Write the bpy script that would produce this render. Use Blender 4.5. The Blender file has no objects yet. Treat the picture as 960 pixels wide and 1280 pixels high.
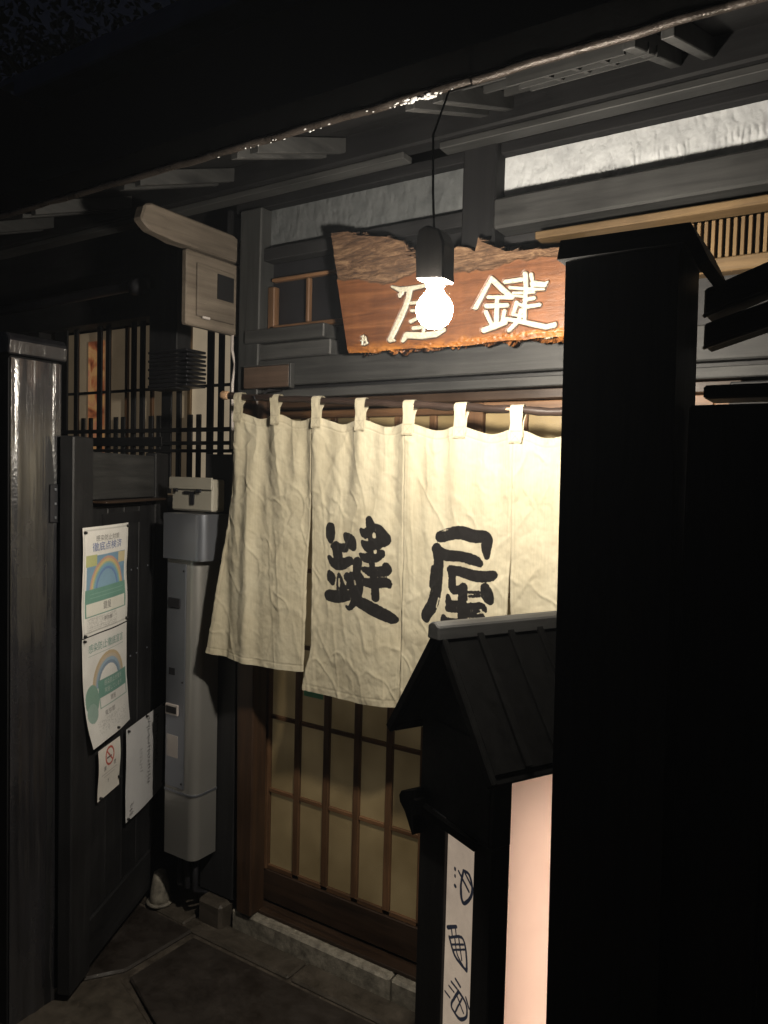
import bpy, bmesh, math, random
import numpy as np
from mathutils import Vector, Matrix
R = math.radians
random.seed(7)
scene = bpy.context.scene
COL = scene.collection

# ------------------------------------------------------------------ camera
cam_data = bpy.data.cameras.new('camera')
cam = bpy.data.objects.new('camera', cam_data)
COL.objects.link(cam)
yaw, pitch, roll = R(32.7), R(2.59), R(1.43)
f0 = Vector((-math.sin(yaw), math.cos(yaw), 0)); r0 = Vector((math.cos(yaw), math.sin(yaw), 0)); zz = Vector((0, 0, 1))
fw = f0*math.cos(pitch) - zz*math.sin(pitch)
up0 = zz*math.cos(pitch) + f0*math.sin(pitch)
rt = r0*math.cos(roll) + up0*math.sin(roll)
upv = up0*math.cos(roll) - r0*math.sin(roll)
cam.matrix_world = Matrix(((rt.x, upv.x, -fw.x, 0), (rt.y, upv.y, -fw.y, 0), (rt.z, upv.z, -fw.z, 1.65), (0, 0, 0, 1)))
cam_data.sensor_fit = 'VERTICAL'; cam_data.sensor_height = 36; cam_data.sensor_width = 27
cam_data.lens = 950/1280*36
cam_data.clip_start = 0.02; cam_data.clip_end = 500
scene.camera = cam

# ------------------------------------------------------------------ night sky
world = bpy.data.worlds.new('World'); scene.world = world; world.use_nodes = True
wn = world.node_tree.nodes; wl = world.node_tree.links
bg = wn['Background']
sky = wn.new('ShaderNodeTexSky'); sky.sky_type = 'NISHITA'; sky.sun_disc = False
sky.sun_elevation = R(-6); sky.sun_rotation = R(200)
mixc = wn.new('ShaderNodeMix'); mixc.data_type = 'RGBA'; mixc.blend_type = 'ADD'
mixc.inputs['Factor'].default_value = 1.0
mixc.inputs[7].default_value = (0.030, 0.036, 0.060, 1)
wl.new(sky.outputs['Color'], mixc.inputs[6]); wl.new(mixc.outputs[2], bg.inputs['Color'])
bg.inputs['Strength'].default_value = 0.08

scene.view_settings.view_transform = 'Standard'; scene.view_settings.look = 'None'
scene.view_settings.exposure = 0.0; scene.view_settings.gamma = 1.0
try:
    scene.cycles.use_denoising = True
    scene.cycles.sample_clamp_indirect = 6.0
    scene.cycles.max_bounces = 8
except Exception:
    pass
BULB_RADIANCE = 1380.0
BULB_COLOR = (1.0, 0.905, 0.76, 1)
# ---- traced outlines of brushed and carved characters (metres)
NOREN_KEY = [[(-1.402, 1.492, 0.0142), (-1.4, 1.468, 0.0148), (-1.398, 1.448, 0.0039)], [(-1.343, 1.471, 0.0079), (-1.323, 1.455, 0.018), (-1.311, 1.438, 0.0095)], [(-1.39, 1.435, 0.0064), (-1.344, 1.433, 0.0122)], [(-1.377, 1.435, 0.0145), (-1.367, 1.392, 0.0161)], [(-1.403, 1.401, 0.0048), (-1.381, 1.379, 0.0111), (-1.353, 1.382, 0.0145), (-1.325, 1.395, 0.0118), (-1.315, 1.391, 0.0048)], [(-1.4, 1.354, 0.0057), (-1.393, 1.338, 0.0125), (-1.387, 1.321, 0.0049)], [(-1.366, 1.349, 0.0045), (-1.347, 1.304, 0.0127)], [(-1.334, 1.346, 0.0111), (-1.32, 1.336, 0.0142), (-1.33, 1.315, 0.0048)], [(-1.369, 1.34, 0.0026), (-1.368, 1.302, 0.0025)], [(-1.4, 1.282, 0.0155), (-1.364, 1.282, 0.0174), (-1.322, 1.291, 0.013)], [(-1.294, 1.392, 0.0155), (-1.297, 1.364, 0.0122), (-1.299, 1.335, 0.0124), (-1.302, 1.3, 0.0142)], [(-1.286, 1.348, 0.0127), (-1.282, 1.325, 0.0093), (-1.294, 1.29, 0.0124), (-1.318, 1.253, 0.0063), (-1.332, 1.254, 0.0032)], [(-1.317, 1.348, 0.0129), (-1.312, 1.308, 0.0093), (-1.298, 1.281, 0.0142), (-1.26, 1.265, 0.0171), (-1.219, 1.25, 0.0168), (-1.179, 1.235, 0.0134), (-1.164, 1.233, 0.0064)], [(-1.255, 1.523, 0.0098), (-1.246, 1.497, 0.0152), (-1.235, 1.464, 0.0183), (-1.241, 1.43, 0.0155), (-1.243, 1.402, 0.0076), (-1.239, 1.366, 0.0091), (-1.233, 1.33, 0.0107), (-1.23, 1.292, 0.0105)], [(-1.281, 1.492, 0.0046), (-1.266, 1.482, 0.013), (-1.233, 1.498, 0.0137), (-1.212, 1.485, 0.0114), (-1.196, 1.467, 0.0098), (-1.205, 1.452, 0.0045)], [(-1.277, 1.456, 0.0047), (-1.258, 1.443, 0.014), (-1.231, 1.45, 0.0149), (-1.209, 1.469, 0.0122)], [(-1.284, 1.418, 0.0037), (-1.264, 1.409, 0.0118), (-1.234, 1.414, 0.014), (-1.214, 1.424, 0.0091), (-1.213, 1.431, 0.0037)], [(-1.271, 1.374, 0.0062), (-1.246, 1.369, 0.0122), (-1.199, 1.375, 0.0134), (-1.2, 1.389, 0.0091)], [(-1.272, 1.337, 0.0087), (-1.241, 1.335, 0.0137), (-1.198, 1.34, 0.0123), (-1.187, 1.329, 0.0046)]]
NOREN_KEY_GAPS = [[(-1.237, 1.481, 0.004), (-1.237, 1.475, 0.004)], [(-1.233, 1.431, 0.0037), (-1.233, 1.428, 0.003)], [(-1.305, 1.336, 0.0028), (-1.302, 1.326, 0.0025)], [(-1.364, 1.335, 0.0026), (-1.362, 1.314, 0.0025)]]
NOREN_YA = [[(-1.017, 1.488, 0.0144), (-0.961, 1.503, 0.0165), (-0.918, 1.496, 0.0162), (-0.878, 1.494, 0.0145), (-0.876, 1.466, 0.0121), (-0.874, 1.441, 0.0054)], [(-1.029, 1.452, 0.0124), (-1.003, 1.438, 0.0143), (-0.95, 1.437, 0.0129), (-0.91, 1.43, 0.0129), (-0.893, 1.422, 0.0079)], [(-1.028, 1.455, 0.0121), (-1.021, 1.424, 0.0138), (-1.022, 1.376, 0.0135), (-1.025, 1.336, 0.0146), (-1.035, 1.295, 0.0166), (-1.053, 1.263, 0.0149), (-1.051, 1.25, 0.007)], [(-0.981, 1.398, 0.0105), (-0.943, 1.394, 0.0124), (-0.9, 1.387, 0.0135), (-0.858, 1.391, 0.0119), (-0.849, 1.399, 0.0047)], [(-0.978, 1.396, 0.0112), (-0.976, 1.367, 0.0096), (-0.97, 1.344, 0.0105), (-0.95, 1.346, 0.0094)], [(-0.939, 1.352, 0.0116), (-0.939, 1.305, 0.0132), (-0.937, 1.264, 0.0132)], [(-0.986, 1.324, 0.0042), (-0.978, 1.301, 0.0118), (-0.954, 1.298, 0.0135), (-0.911, 1.301, 0.0102), (-0.883, 1.308, 0.0067), (-0.873, 1.297, 0.0054)], [(-0.922, 1.286, 0.0129), (-0.894, 1.285, 0.0094), (-0.877, 1.278, 0.0038)], [(-0.983, 1.29, 0.0084), (-0.954, 1.288, 0.0061)], [(-0.997, 1.262, 0.007), (-0.988, 1.249, 0.0124), (-0.938, 1.252, 0.0113), (-0.882, 1.26, 0.0108)], [(-0.874, 1.359, 0.0102), (-0.868, 1.341, 0.0163), (-0.859, 1.322, 0.0081)], [(-0.921, 1.341, 0.0019), (-0.893, 1.344, 0.0027)], [(-0.918, 1.33, 0.0019), (-0.89, 1.335, 0.0027)], [(-1.039, 1.401, 0.0022), (-1.044, 1.352, 0.0022), (-1.039, 1.342, 0.0017)]]
NOREN_YA_GAPS = [[(-0.923, 1.315, 0.0043), (-0.906, 1.319, 0.0027)], [(-0.894, 1.285, 0.0016), (-0.874, 1.291, 0.0021)], [(-1.014, 1.504, 0.002), (-0.994, 1.509, 0.0017)], [(-1.021, 1.288, 0.0026), (-1.016, 1.315, 0.002)]]
SIGN_KEY = [[(-0.901, 2.201, 0.0056), (-0.946, 2.127, 0.007)], [(-0.946, 2.126, 0.0059), (-0.955, 2.124, 0.0018)], [(-0.898, 2.196, 0.0075), (-0.866, 2.165, 0.0079), (-0.839, 2.143, 0.0066)], [(-0.91, 2.151, 0.0049), (-0.839, 2.142, 0.0056)], [(-0.914, 2.127, 0.0069), (-0.853, 2.123, 0.0061)], [(-0.883, 2.148, 0.0058), (-0.883, 2.078, 0.0075)], [(-0.915, 2.11, 0.0063), (-0.899, 2.079, 0.0058)], [(-0.86, 2.108, 0.0058), (-0.866, 2.076, 0.0058)], [(-0.919, 2.062, 0.008), (-0.886, 2.07, 0.0084), (-0.857, 2.077, 0.0067)], [(-0.861, 2.186, 0.0056), (-0.815, 2.187, 0.006)], [(-0.782, 2.173, 0.0077), (-0.749, 2.166, 0.007), (-0.74, 2.173, 0.0021)], [(-0.846, 2.169, 0.0044), (-0.777, 2.157, 0.0044)], [(-0.777, 2.157, 0.0038), (-0.749, 2.154, 0.0027)], [(-0.836, 2.154, 0.0034), (-0.777, 2.149, 0.0034)], [(-0.833, 2.146, 0.0028), (-0.804, 2.141, 0.0038)], [(-0.804, 2.132, 0.0051), (-0.777, 2.134, 0.0054)], [(-0.824, 2.126, 0.0039), (-0.801, 2.113, 0.0055), (-0.761, 2.115, 0.0054)], [(-0.804, 2.2, 0.0072), (-0.8, 2.163, 0.006), (-0.802, 2.124, 0.0061), (-0.801, 2.078, 0.0049)], [(-0.787, 2.196, 0.0061), (-0.783, 2.179, 0.0044), (-0.783, 2.153, 0.0038)], [(-0.825, 2.126, 0.0062), (-0.835, 2.097, 0.0051)], [(-0.835, 2.097, 0.0039), (-0.811, 2.09, 0.0044)], [(-0.813, 2.106, 0.0049), (-0.817, 2.08, 0.0062), (-0.845, 2.055, 0.0056)], [(-0.852, 2.086, 0.0057), (-0.817, 2.077, 0.006), (-0.779, 2.066, 0.007), (-0.74, 2.055, 0.007), (-0.718, 2.058, 0.007), (-0.714, 2.063, 0.0027)]]
SIGN_YA = [[(-1.222, 2.214, 0.0033), (-1.194, 2.202, 0.0073), (-1.163, 2.201, 0.0073), (-1.11, 2.205, 0.0052)], [(-1.194, 2.185, 0.0064), (-1.188, 2.192, 0.0074)], [(-1.161, 2.194, 0.009), (-1.165, 2.172, 0.008), (-1.173, 2.151, 0.0085), (-1.189, 2.121, 0.009), (-1.208, 2.086, 0.009), (-1.225, 2.059, 0.008), (-1.21, 2.056, 0.0033)], [(-1.156, 2.159, 0.0047), (-1.133, 2.159, 0.0047), (-1.086, 2.159, 0.0045)], [(-1.152, 2.137, 0.0047), (-1.085, 2.133, 0.0046)], [(-1.154, 2.106, 0.0057), (-1.126, 2.116, 0.0047), (-1.085, 2.119, 0.0046)], [(-1.145, 2.086, 0.0057), (-1.078, 2.088, 0.0056)], [(-1.11, 2.116, 0.0052), (-1.111, 2.074, 0.0052)], [(-1.181, 2.052, 0.0048), (-1.167, 2.068, 0.0094), (-1.116, 2.062, 0.0097), (-1.069, 2.063, 0.0087), (-1.045, 2.073, 0.0065)], [(-1.075, 2.156, 0.0041), (-1.074, 2.132, 0.0041)]]
SIGN_SEAL = [[(-1.327, 2.076, 0.0026), (-1.312, 2.069, 0.0027)], [(-1.321, 2.078, 0.0027), (-1.324, 2.052, 0.0027)], [(-1.329, 2.064, 0.0026), (-1.312, 2.064, 0.0027)], [(-1.313, 2.075, 0.0018), (-1.307, 2.054, 0.0026)], [(-1.317, 2.051, 0.0026), (-1.305, 2.056, 0.0026)]]
SIGN_TOP = [(-1.458, 2.408), (-1.391, 2.402), (-1.351, 2.383), (-1.254, 2.366), (-1.19, 2.343), (-1.182, 2.301), (-1.146, 2.289), (-1.129, 2.317), (-1.102, 2.319), (-1.097, 2.297), (-1.049, 2.283), (-1.012, 2.304), (-0.978, 2.294), (-0.948, 2.324), (-0.942, 2.309), (-0.957, 2.282), (-0.865, 2.269), (-0.788, 2.264), (-0.697, 2.258)]
SIGN_BARK = [(-1.449, 2.255), (-1.347, 2.247), (-1.25, 2.222), (-1.158, 2.237), (-1.135, 2.248), (-1.043, 2.229), (-0.911, 2.225), (-0.825, 2.239), (-0.696, 2.235)]
SIGN_BOTTOM = [(-1.376, 2.031), (-1.292, 2.025), (-1.197, 2.031), (-1.088, 2.025), (-0.969, 2.025), (-0.856, 2.029), (-0.78, 2.028), (-0.688, 2.028)]
LANTERN_AT = (-0.626,1.42)
LANTERN_GLYPHS = [[(0.1404, 0.7823, 0.0028), (0.1403, 0.7802, 0.0028)], [(0.1396, 0.7666, 0.0024), (0.1395, 0.7645, 0.0024)], [(0.1384, 0.7437, 0.0031), (0.1372, 0.7432, 0.0031)], [(0.1096, 0.7921, 0.0024), (0.1165, 0.7554, 0.0027), (0.1121, 0.7259, 0.0034), (0.1004, 0.7231, 0.0031), (0.0789, 0.7496, 0.003), (0.0774, 0.7745, 0.0027), (0.0896, 0.7929, 0.0027), (0.1096, 0.7921, 0.0024)], [(0.1267, 0.7823, 0.0021), (0.0877, 0.7556, 0.0024)], [(0.1037, 0.7896, 0.002), (0.0714, 0.7671, 0.002)], [(0.1616, 0.6358, 0.0035), (0.1293, 0.6551, 0.0028)], [(0.1466, 0.6404, 0.0018), (0.1427, 0.6227, 0.0017)], [(0.1319, 0.6483, 0.0017), (0.128, 0.6308, 0.0017)], [(0.1546, 0.618, 0.0025), (0.1319, 0.5875, 0.0028), (0.0874, 0.5779, 0.0027)], [(0.1545, 0.6162, 0.0021), (0.1079, 0.6418, 0.0024), (0.0906, 0.6181, 0.0024), (0.0863, 0.5786, 0.0027)], [(0.1478, 0.6037, 0.0018), (0.1015, 0.6295, 0.0017)], [(0.1401, 0.5954, 0.0017), (0.0965, 0.6211, 0.0017)], [(0.1339, 0.6276, 0.0017), (0.1233, 0.596, 0.0017), (0.0991, 0.5816, 0.0017)], [(0.1194, 0.6355, 0.0017), (0.1055, 0.592, 0.0017)], [(0.1635, 0.4856, 0.0018), (0.1448, 0.4825, 0.0018)], [(0.1491, 0.5071, 0.0018), (0.1307, 0.5039, 0.0017)], [(0.1406, 0.5213, 0.0021), (0.1195, 0.518, 0.0021)], [(0.1264, 0.537, 0.0021), (0.1082, 0.5302, 0.0024)], [(0.1134, 0.5163, 0.0028), (0.1382, 0.4722, 0.0024), (0.1285, 0.4603, 0.0024), (0.1046, 0.4578, 0.0031), (0.0825, 0.4792, 0.0024), (0.0866, 0.5047, 0.0024), (0.1134, 0.5163, 0.0028)], [(0.1187, 0.5024, 0.0017), (0.094, 0.4789, 0.0017)], [(0.1012, 0.5062, 0.0017), (0.1227, 0.464, 0.0017)], [(0.0873, 0.5183, 0.002), (0.075, 0.5015, 0.002)]]
BRACKET = [(-0.762, 2.033), (-0.699, 2.026), (-0.703, 2.061), (-0.701, 2.097), (-0.712, 2.123), (-0.741, 2.135), (-0.76, 2.127), (-0.762, 2.087)]
# ------------------------------------------------------------------ numpy noise
def vnoise(x, y, seed=0):
    x = np.asarray(x, float); y = np.asarray(y, float)
    xi = np.floor(x).astype(np.int64); yi = np.floor(y).astype(np.int64)
    fx = x-xi; fy = y-yi; fx = fx*fx*(3-2*fx); fy = fy*fy*(3-2*fy)
    def h(a, b):
        n = (a*374761393 + b*668265263 + seed*974634777) & 0xffffffff
        n = ((n ^ (n >> 13))*1274126177) & 0xffffffff
        return ((n ^ (n >> 16)) & 0xffff)/65535.0
    return (h(xi, yi)*(1-fx)+h(xi+1, yi)*fx)*(1-fy)+(h(xi, yi+1)*(1-fx)+h(xi+1, yi+1)*fx)*fy
def fbm(x, y, seed=0, oct=4):
    s = 0; a = .5; f = 1
    for o in range(oct):
        s = s+a*vnoise(np.asarray(x)*f, np.asarray(y)*f, seed+o*17); a *= .5; f *= 2.03
    return s
def ridged(x, y, seed=0, oct=3):
    s = 0; a = .5; f = 1
    for o in range(oct):
        s = s+a*(1-np.abs(2*vnoise(np.asarray(x)*f, np.asarray(y)*f, seed+o*31)-1)); a *= .5; f *= 2.1
    return s
def smooth_strokes(strokes, n=5):
    out = []
    for s in strokes:
        if len(s) < 3: out.append(s); continue
        P = np.array([s[0]]+list(s)+[s[-1]], float); r = []
        for i in range(1, len(P)-2):
            for k in range(n):
                t = k/n; a, b, c, d = P[i-1], P[i], P[i+1], P[i+2]
                q = .5*((2*b)+(c-a)*t+(2*a-5*b+4*c-d)*t*t+(3*b-a-3*c+d)*t**3); r.append((q[0], q[1], max(q[2], .0003)))
        r.append(tuple(P[-1])); out.append(r)
    return out
def stroke_dist(px, py, strokes):
    """signed distance (metres, negative inside) from points to brush strokes with varying radius"""
    best = np.full(px.shape, 9.0)
    for s in strokes:
        for a, b in zip(s[:-1], s[1:]):
            ax, ay, ar = a; bx_, by_, br = b
            dx, dy = bx_-ax, by_-ay; L = dx*dx+dy*dy+1e-12
            t = np.clip(((px-ax)*dx+(py-ay)*dy)/L, 0, 1)
            d = np.hypot(px-ax-t*dx, py-ay-t*dy)-(ar+(br-ar)*t)
            best = np.minimum(best, d)
    return best

# ------------------------------------------------------------------ materials
def new_mat(name):
    m = bpy.data.materials.new(name); m.use_nodes = True
    nt = m.node_tree; b = nt.nodes['Principled BSDF']
    return m, nt.nodes, nt.links, b
def coords(n, l, scale=(1, 1, 1), rot=(0, 0, 0)):
    tc = n.new('ShaderNodeTexCoord'); mp = n.new('ShaderNodeMapping')
    mp.inputs['Scale'].default_value = scale; mp.inputs['Rotation'].default_value = rot
    l.new(tc.outputs['Object'], mp.inputs['Vector']); return mp
def noise(n, l, vec, scale, detail=6, rough=.6, dist=0):
    t = n.new('ShaderNodeTexNoise'); t.inputs['Scale'].default_value = scale; t.inputs['Detail'].default_value = detail
    t.inputs['Roughness'].default_value = rough; t.inputs['Distortion'].default_value = dist
    l.new(vec.outputs[0], t.inputs['Vector']); return t
def ramp(n, l, src, stops):
    r = n.new('ShaderNodeValToRGB'); e = r.color_ramp.elements
    e[0].position, e[0].color = stops[0][0], (*stops[0][1], 1); e[1].position, e[1].color = stops[-1][0], (*stops[-1][1], 1)
    for p, c in stops[1:-1]:
        x = e.new(p); x.color = (*c, 1)
    l.new(src, r.inputs['Fac']); return r
def bump(n, l, src, b, strength=.3, dist=.01, prev=None):
    k = n.new('ShaderNodeBump'); k.inputs['Strength'].default_value = strength; k.inputs['Distance'].default_value = dist
    l.new(src, k.inputs['Height'])
    if prev: l.new(prev.outputs['Normal'], k.inputs['Normal'])
    l.new(k.outputs['Normal'], b.inputs['Normal']); return k
def mixrgb(n, l, fac, a, bb, mode='MIX'):
    m = n.new('ShaderNodeMix'); m.data_type = 'RGBA'; m.blend_type = mode
    for s, i in ((fac, 0), (a, 6), (bb, 7)):
        if hasattr(s, 'is_output') or hasattr(s, 'links'): l.new(s, m.inputs[i])
        elif i == 0: m.inputs[0].default_value = s
        else: m.inputs[i].default_value = (*s, 1)
    return m
def maprange(n, l, src, a, b_, c, d):
    m = n.new('ShaderNodeMapRange'); m.inputs[1].default_value = a; m.inputs[2].default_value = b_
    m.inputs[3].default_value = c; m.inputs[4].default_value = d; l.new(src, m.inputs[0]); return m

def wood(name, dark, light, axis='X', rough=(.45, .75), grain=38, bmp=.25, spec=.4, coat=0):
    m, n, l, b = new_mat(name)
    sc = {'X': (.06, 1, 1), 'Y': (1, .06, 1), 'Z': (1, 1, .06)}[axis]
    v = coords(n, l, sc)
    g = noise(n, l, v, grain, 8, .65, .6)
    g2 = noise(n, l, coords(n, l), 3.2, 5, .6)
    g3 = noise(n, l, v, grain*4, 4, .7)
    r = ramp(n, l, g.outputs['Fac'], [(.3, dark), (.72, light)])
    w = ramp(n, l, g2.outputs['Fac'], [(.3, (.55, .55, .55)), (.7, (1.15, 1.15, 1.15))])
    mx = mixrgb(n, l, .85, r.outputs[0], w.outputs[0], 'MULTIPLY')
    oi = n.new('ShaderNodeObjectInfo'); mr = maprange(n, l, oi.outputs['Random'], 0, 1, .82, 1.15)
    hs = n.new('ShaderNodeHueSaturation'); l.new(mr.outputs[0], hs.inputs['Value']); l.new(mx.outputs[2], hs.inputs['Color'])
    l.new(hs.outputs[0], b.inputs['Base Color'])
    rr = maprange(n, l, g2.outputs['Fac'], .3, .7, rough[0], rough[1]); l.new(rr.outputs[0], b.inputs['Roughness'])
    k = bump(n, l, g.outputs['Fac'], b, bmp, .004)
    bump(n, l, g3.outputs['Fac'], b, bmp*.6, .001, k)
    b.inputs['Specular IOR Level'].default_value = spec
    if coat: b.inputs['Coat Weight'].default_value = coat; b.inputs['Coat Roughness'].default_value = .095
    return m
M = {}
BK = ((.006, .006, .007), (.020, .020, .0215))
for ax in 'XYZ':
    M['black'+ax] = wood('black_stained_wood_'+ax.lower(), *BK, axis=ax)
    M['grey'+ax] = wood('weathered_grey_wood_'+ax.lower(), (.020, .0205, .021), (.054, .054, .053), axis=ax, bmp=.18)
    M['brown'+ax] = wood('brown_door_wood_'+ax.lower(), (.075, .040, .021), (.22, .115, .055), axis=ax, rough=(.35, .6))
    M['tan'+ax] = wood('pale_tan_wood_'+ax.lower(), (.10, .062, .028), (.21, .135, .062), axis=ax)
M['wetblack'] = wood('wet_black_board', (.008, .008, .010), (.026, .026, .030), axis='Z', rough=(.16, .34), bmp=.45, spec=.9, coat=.8)
for ax in 'XYZ': M['soot'+ax] = wood('shade_black_timber_'+ax.lower(), (.004, .004, .005), (.012, .012, .013), axis=ax, rough=(.6, .85), spec=.25)  # black timber darkened further, with shade put into the colour
M['bracketwood'] = wood('old_bracket_wood', (.010, .009, .009), (.030, .026, .023), axis='Z')
M['hookwood'] = wood('brown_hook_wood', (.020, .012, .008), (.070, .042, .026), axis='X')
M['shadeboard'] = wood('shade_dark_board', (.0015, .0015, .0015), (.004, .004, .004), axis='Y', rough=(.8, .95), spec=.02)  # near-black base stands in for shade on boards the bulb would light
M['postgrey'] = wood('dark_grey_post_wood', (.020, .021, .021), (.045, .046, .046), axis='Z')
M['dampbrown'] = wood('damp_dark_brown_wood', (.020, .012, .008), (.065, .036, .020), axis='X', rough=(.3, .6))
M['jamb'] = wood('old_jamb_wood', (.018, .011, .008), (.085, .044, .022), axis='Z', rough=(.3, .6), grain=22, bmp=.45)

def plain(name, col, rough=.6, metal=0, bmp=.08, var=.25, scale=30, spec=.5):
    m, n, l, b = new_mat(name)
    v = coords(n, l); t = noise(n, l, v, scale, 6, .65)
    lo = tuple(c*(1-var) for c in col); hi = tuple(min(1, c*(1+var)) for c in col)
    t2 = noise(n, l, v, scale*.12, 4, .6)
    r = ramp(n, l, t2.outputs['Fac'], [(.3, lo), (.7, hi)])
    l.new(r.outputs[0], b.inputs['Base Color'])
    rr = maprange(n, l, t2.outputs['Fac'], .3, .7, max(.05, rough-.12), min(1, rough+.12)); l.new(rr.outputs[0], b.inputs['Roughness'])
    b.inputs['Metallic'].default_value = metal; b.inputs['Specular IOR Level'].default_value = spec
    bump(n, l, t.outputs['Fac'], b, bmp, .004); return m
M['cream_plastic'] = plain('aged_cream_plastic', (.32, .30, .25), .5, var=.2, scale=12)
M['box_paint'] = wood('weathered_beige_wood', (.085, .068, .052), (.20, .165, .13), axis='Y', rough=(.6, .85), grain=30, bmp=.5)
M['steel'] = plain('dull_grey_steel', (.24, .255, .29), .38, .7, bmp=.05, var=.25, scale=9)
M['steel_side'] = plain('brushed_pale_steel', (.32, .315, .30), .40, .55, bmp=.05, var=.15, scale=9)
M['iron'] = plain('dark_iron', (.03, .03, .035), .42, .6)
M['metal_edge'] = plain('wet_brown_gutter_metal', (.045, .037, .032), .30, .4, bmp=.9, var=.5, scale=60)
M['bluemetal'] = plain('dark_blue_metal_sheet', (.10, .16, .34), .5, .0)
M['darkwall'] = plain('dark_night_plaster', (.03, .03, .033), .85, bmp=.2)
M['room'] = plain('dim_room_wall', (.16, .13, .09), .9)
M['black_hole'] = plain('soot_black', (.004, .004, .005), .6)
M['screw'] = plain('black_pin', (.01, .01, .01), .4)
M['socket'] = plain('grey_porcelain', (.42, .38, .36), .4)
M['rust'] = plain('rusty_wire', (.12, .06, .03), .8)
M['bamboo'] = wood('dark_varnished_branch', (.018, .013, .012), (.07, .045, .035), axis='X', rough=(.22, .5), grain=18, bmp=.5)
M['pale_end'] = wood('pale_cut_wood', (.30, .17, .09), (.62, .42, .26), axis='X', grain=12)
M['plaque'] = wood('brown_plaque_wood', (.07, .045, .032), (.14, .095, .07), axis='X')

def stone(name, a, b_, rough=(.35, .75), sc=9, bmp=.6, dist=.006, spec=.5):
    m, n, l, b = new_mat(name)
    v = coords(n, l)
    t = noise(n, l, v, sc, 9, .68); t2 = noise(n, l, v, sc*7, 6, .7)
    r = ramp(n, l, t.outputs['Fac'], [(.32, a), (.68, b_)])
    mx = mixrgb(n, l, .4, r.outputs[0], ramp(n, l, t2.outputs['Fac'], [(.3, (.5, .5, .5)), (.7, (1.3, 1.3, 1.3))]).outputs[0], 'MULTIPLY')
    oi = n.new('ShaderNodeObjectInfo'); mr = maprange(n, l, oi.outputs['Random'], 0, 1, .85, 1.15)
    hs = n.new('ShaderNodeHueSaturation'); l.new(mr.outputs[0], hs.inputs['Value']); l.new(mx.outputs[2], hs.inputs['Color'])
    l.new(hs.outputs[0], b.inputs['Base Color'])
    rr = maprange(n, l, t.outputs['Fac'], .35, .65, *rough); l.new(rr.outputs[0], b.inputs['Roughness'])
    b.inputs['Specular IOR Level'].default_value = spec
    k = bump(n, l, t.outputs['Fac'], b, bmp, dist); bump(n, l, t2.outputs['Fac'], b, bmp*.6, .002, k); return m
M['slab'] = stone('dark_brown_damp_slab', (.014, .0105, .008), (.032, .025, .020), bmp=.35)
M['pale_stone'] = stone('pale_damp_stone', (.036, .030, .023), (.085, .070, .053), sc=12)
M['grout'] = stone('mortar_bed', (.040, .033, .026), (.095, .078, .060), sc=25)
M['sill_stone'] = stone('granite_sill', (.12, .11, .09), (.36, .33, .27), sc=30)

# rough white plaster with combed scallop relief
def plaster(name, a, b_, strength):
    m, n, l, b = new_mat(name)
    v = coords(n, l, (1, 1, 1.0))
    t0 = noise(n, l, v, 26, 3, .5)
    add = n.new('ShaderNodeVectorMath'); add.operation = 'MULTIPLY_ADD'
    add.inputs[1].default_value = (.03, .03, .03); l.new(t0.outputs['Color'], add.inputs[0]); l.new(v.outputs[0], add.inputs[2])
    vo = n.new('ShaderNodeTexVoronoi'); vo.inputs['Scale'].default_value = 42; vo.feature = 'SMOOTH_F1'
    mp = n.new('ShaderNodeMapping'); mp.inputs['Scale'].default_value = (1.25, 1, .55); l.new(add.outputs[0], mp.inputs['Vector']); l.new(mp.outputs[0], vo.inputs['Vector'])
    t = noise(n, l, v, 110, 5, .7)
    c = noise(n, l, v, 14, 4, .6)
    r = ramp(n, l, c.outputs['Fac'], [(.3, a), (.7, b_)]); l.new(r.outputs[0], b.inputs['Base Color'])
    b.inputs['Roughness'].default_value = .9
    k = bump(n, l, vo.outputs['Distance'], b, strength, .012); bump(n, l, t.outputs['Fac'], b, strength*.5, .003, k)
    return m
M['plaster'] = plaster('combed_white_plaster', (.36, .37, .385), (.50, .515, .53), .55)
M['plaster_shaded'] = plaster('grey_plaster', (.055, .06, .063), (.10, .106, .11), .4)  # same plaster as above, its colour darkened to imitate shadow

# frosted pane
def glass_mat():
    m, n, l, b = new_mat('ribbed_frosted_glass')
    v = coords(n, l); t = noise(n, l, v, 260, 3, .6); t2 = noise(n, l, v, 3.5, 3, .5)
    r = ramp(n, l, t2.outputs['Fac'], [(.3, (.18, .13, .060)), (.7, (.38, .29, .155))])
    l.new(r.outputs[0], b.inputs['Base Color']); b.inputs['Roughness'].default_value = .32
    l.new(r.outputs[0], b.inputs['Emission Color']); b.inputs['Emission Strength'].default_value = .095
    b.inputs['Transmission Weight'].default_value = .25; b.inputs['IOR'].default_value = 1.35
    bump(n, l, t.outputs['Fac'], b, .5, .0015); return m
M['glass'] = glass_mat()
def paper_mat(name, col, emit=None, es=0):
    m, n, l, b = new_mat(name)
    v = coords(n, l); t = noise(n, l, v, 8, 6, .65)
    r = ramp(n, l, t.outputs['Fac'], [(.3, tuple(c*.85 for c in col)), (.7, col)]); l.new(r.outputs[0], b.inputs['Base Color'])
    b.inputs['Roughness'].default_value = .85
    if emit:
        e = ramp(n, l, t.outputs['Fac'], [(.3, tuple(c*.8 for c in emit)), (.7, emit)]); l.new(e.outputs[0], b.inputs['Emission Color'])
        b.inputs['Emission Strength'].default_value = es
    return m
M['shoji'] = paper_mat('window_backing_paper', (.42, .36, .27), (.115, .085, .052), .45)
M['shoji_lit'] = paper_mat('faintly_lit_window_paper', (.42, .36, .27), (.25, .20, .135), 1.0)
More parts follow.
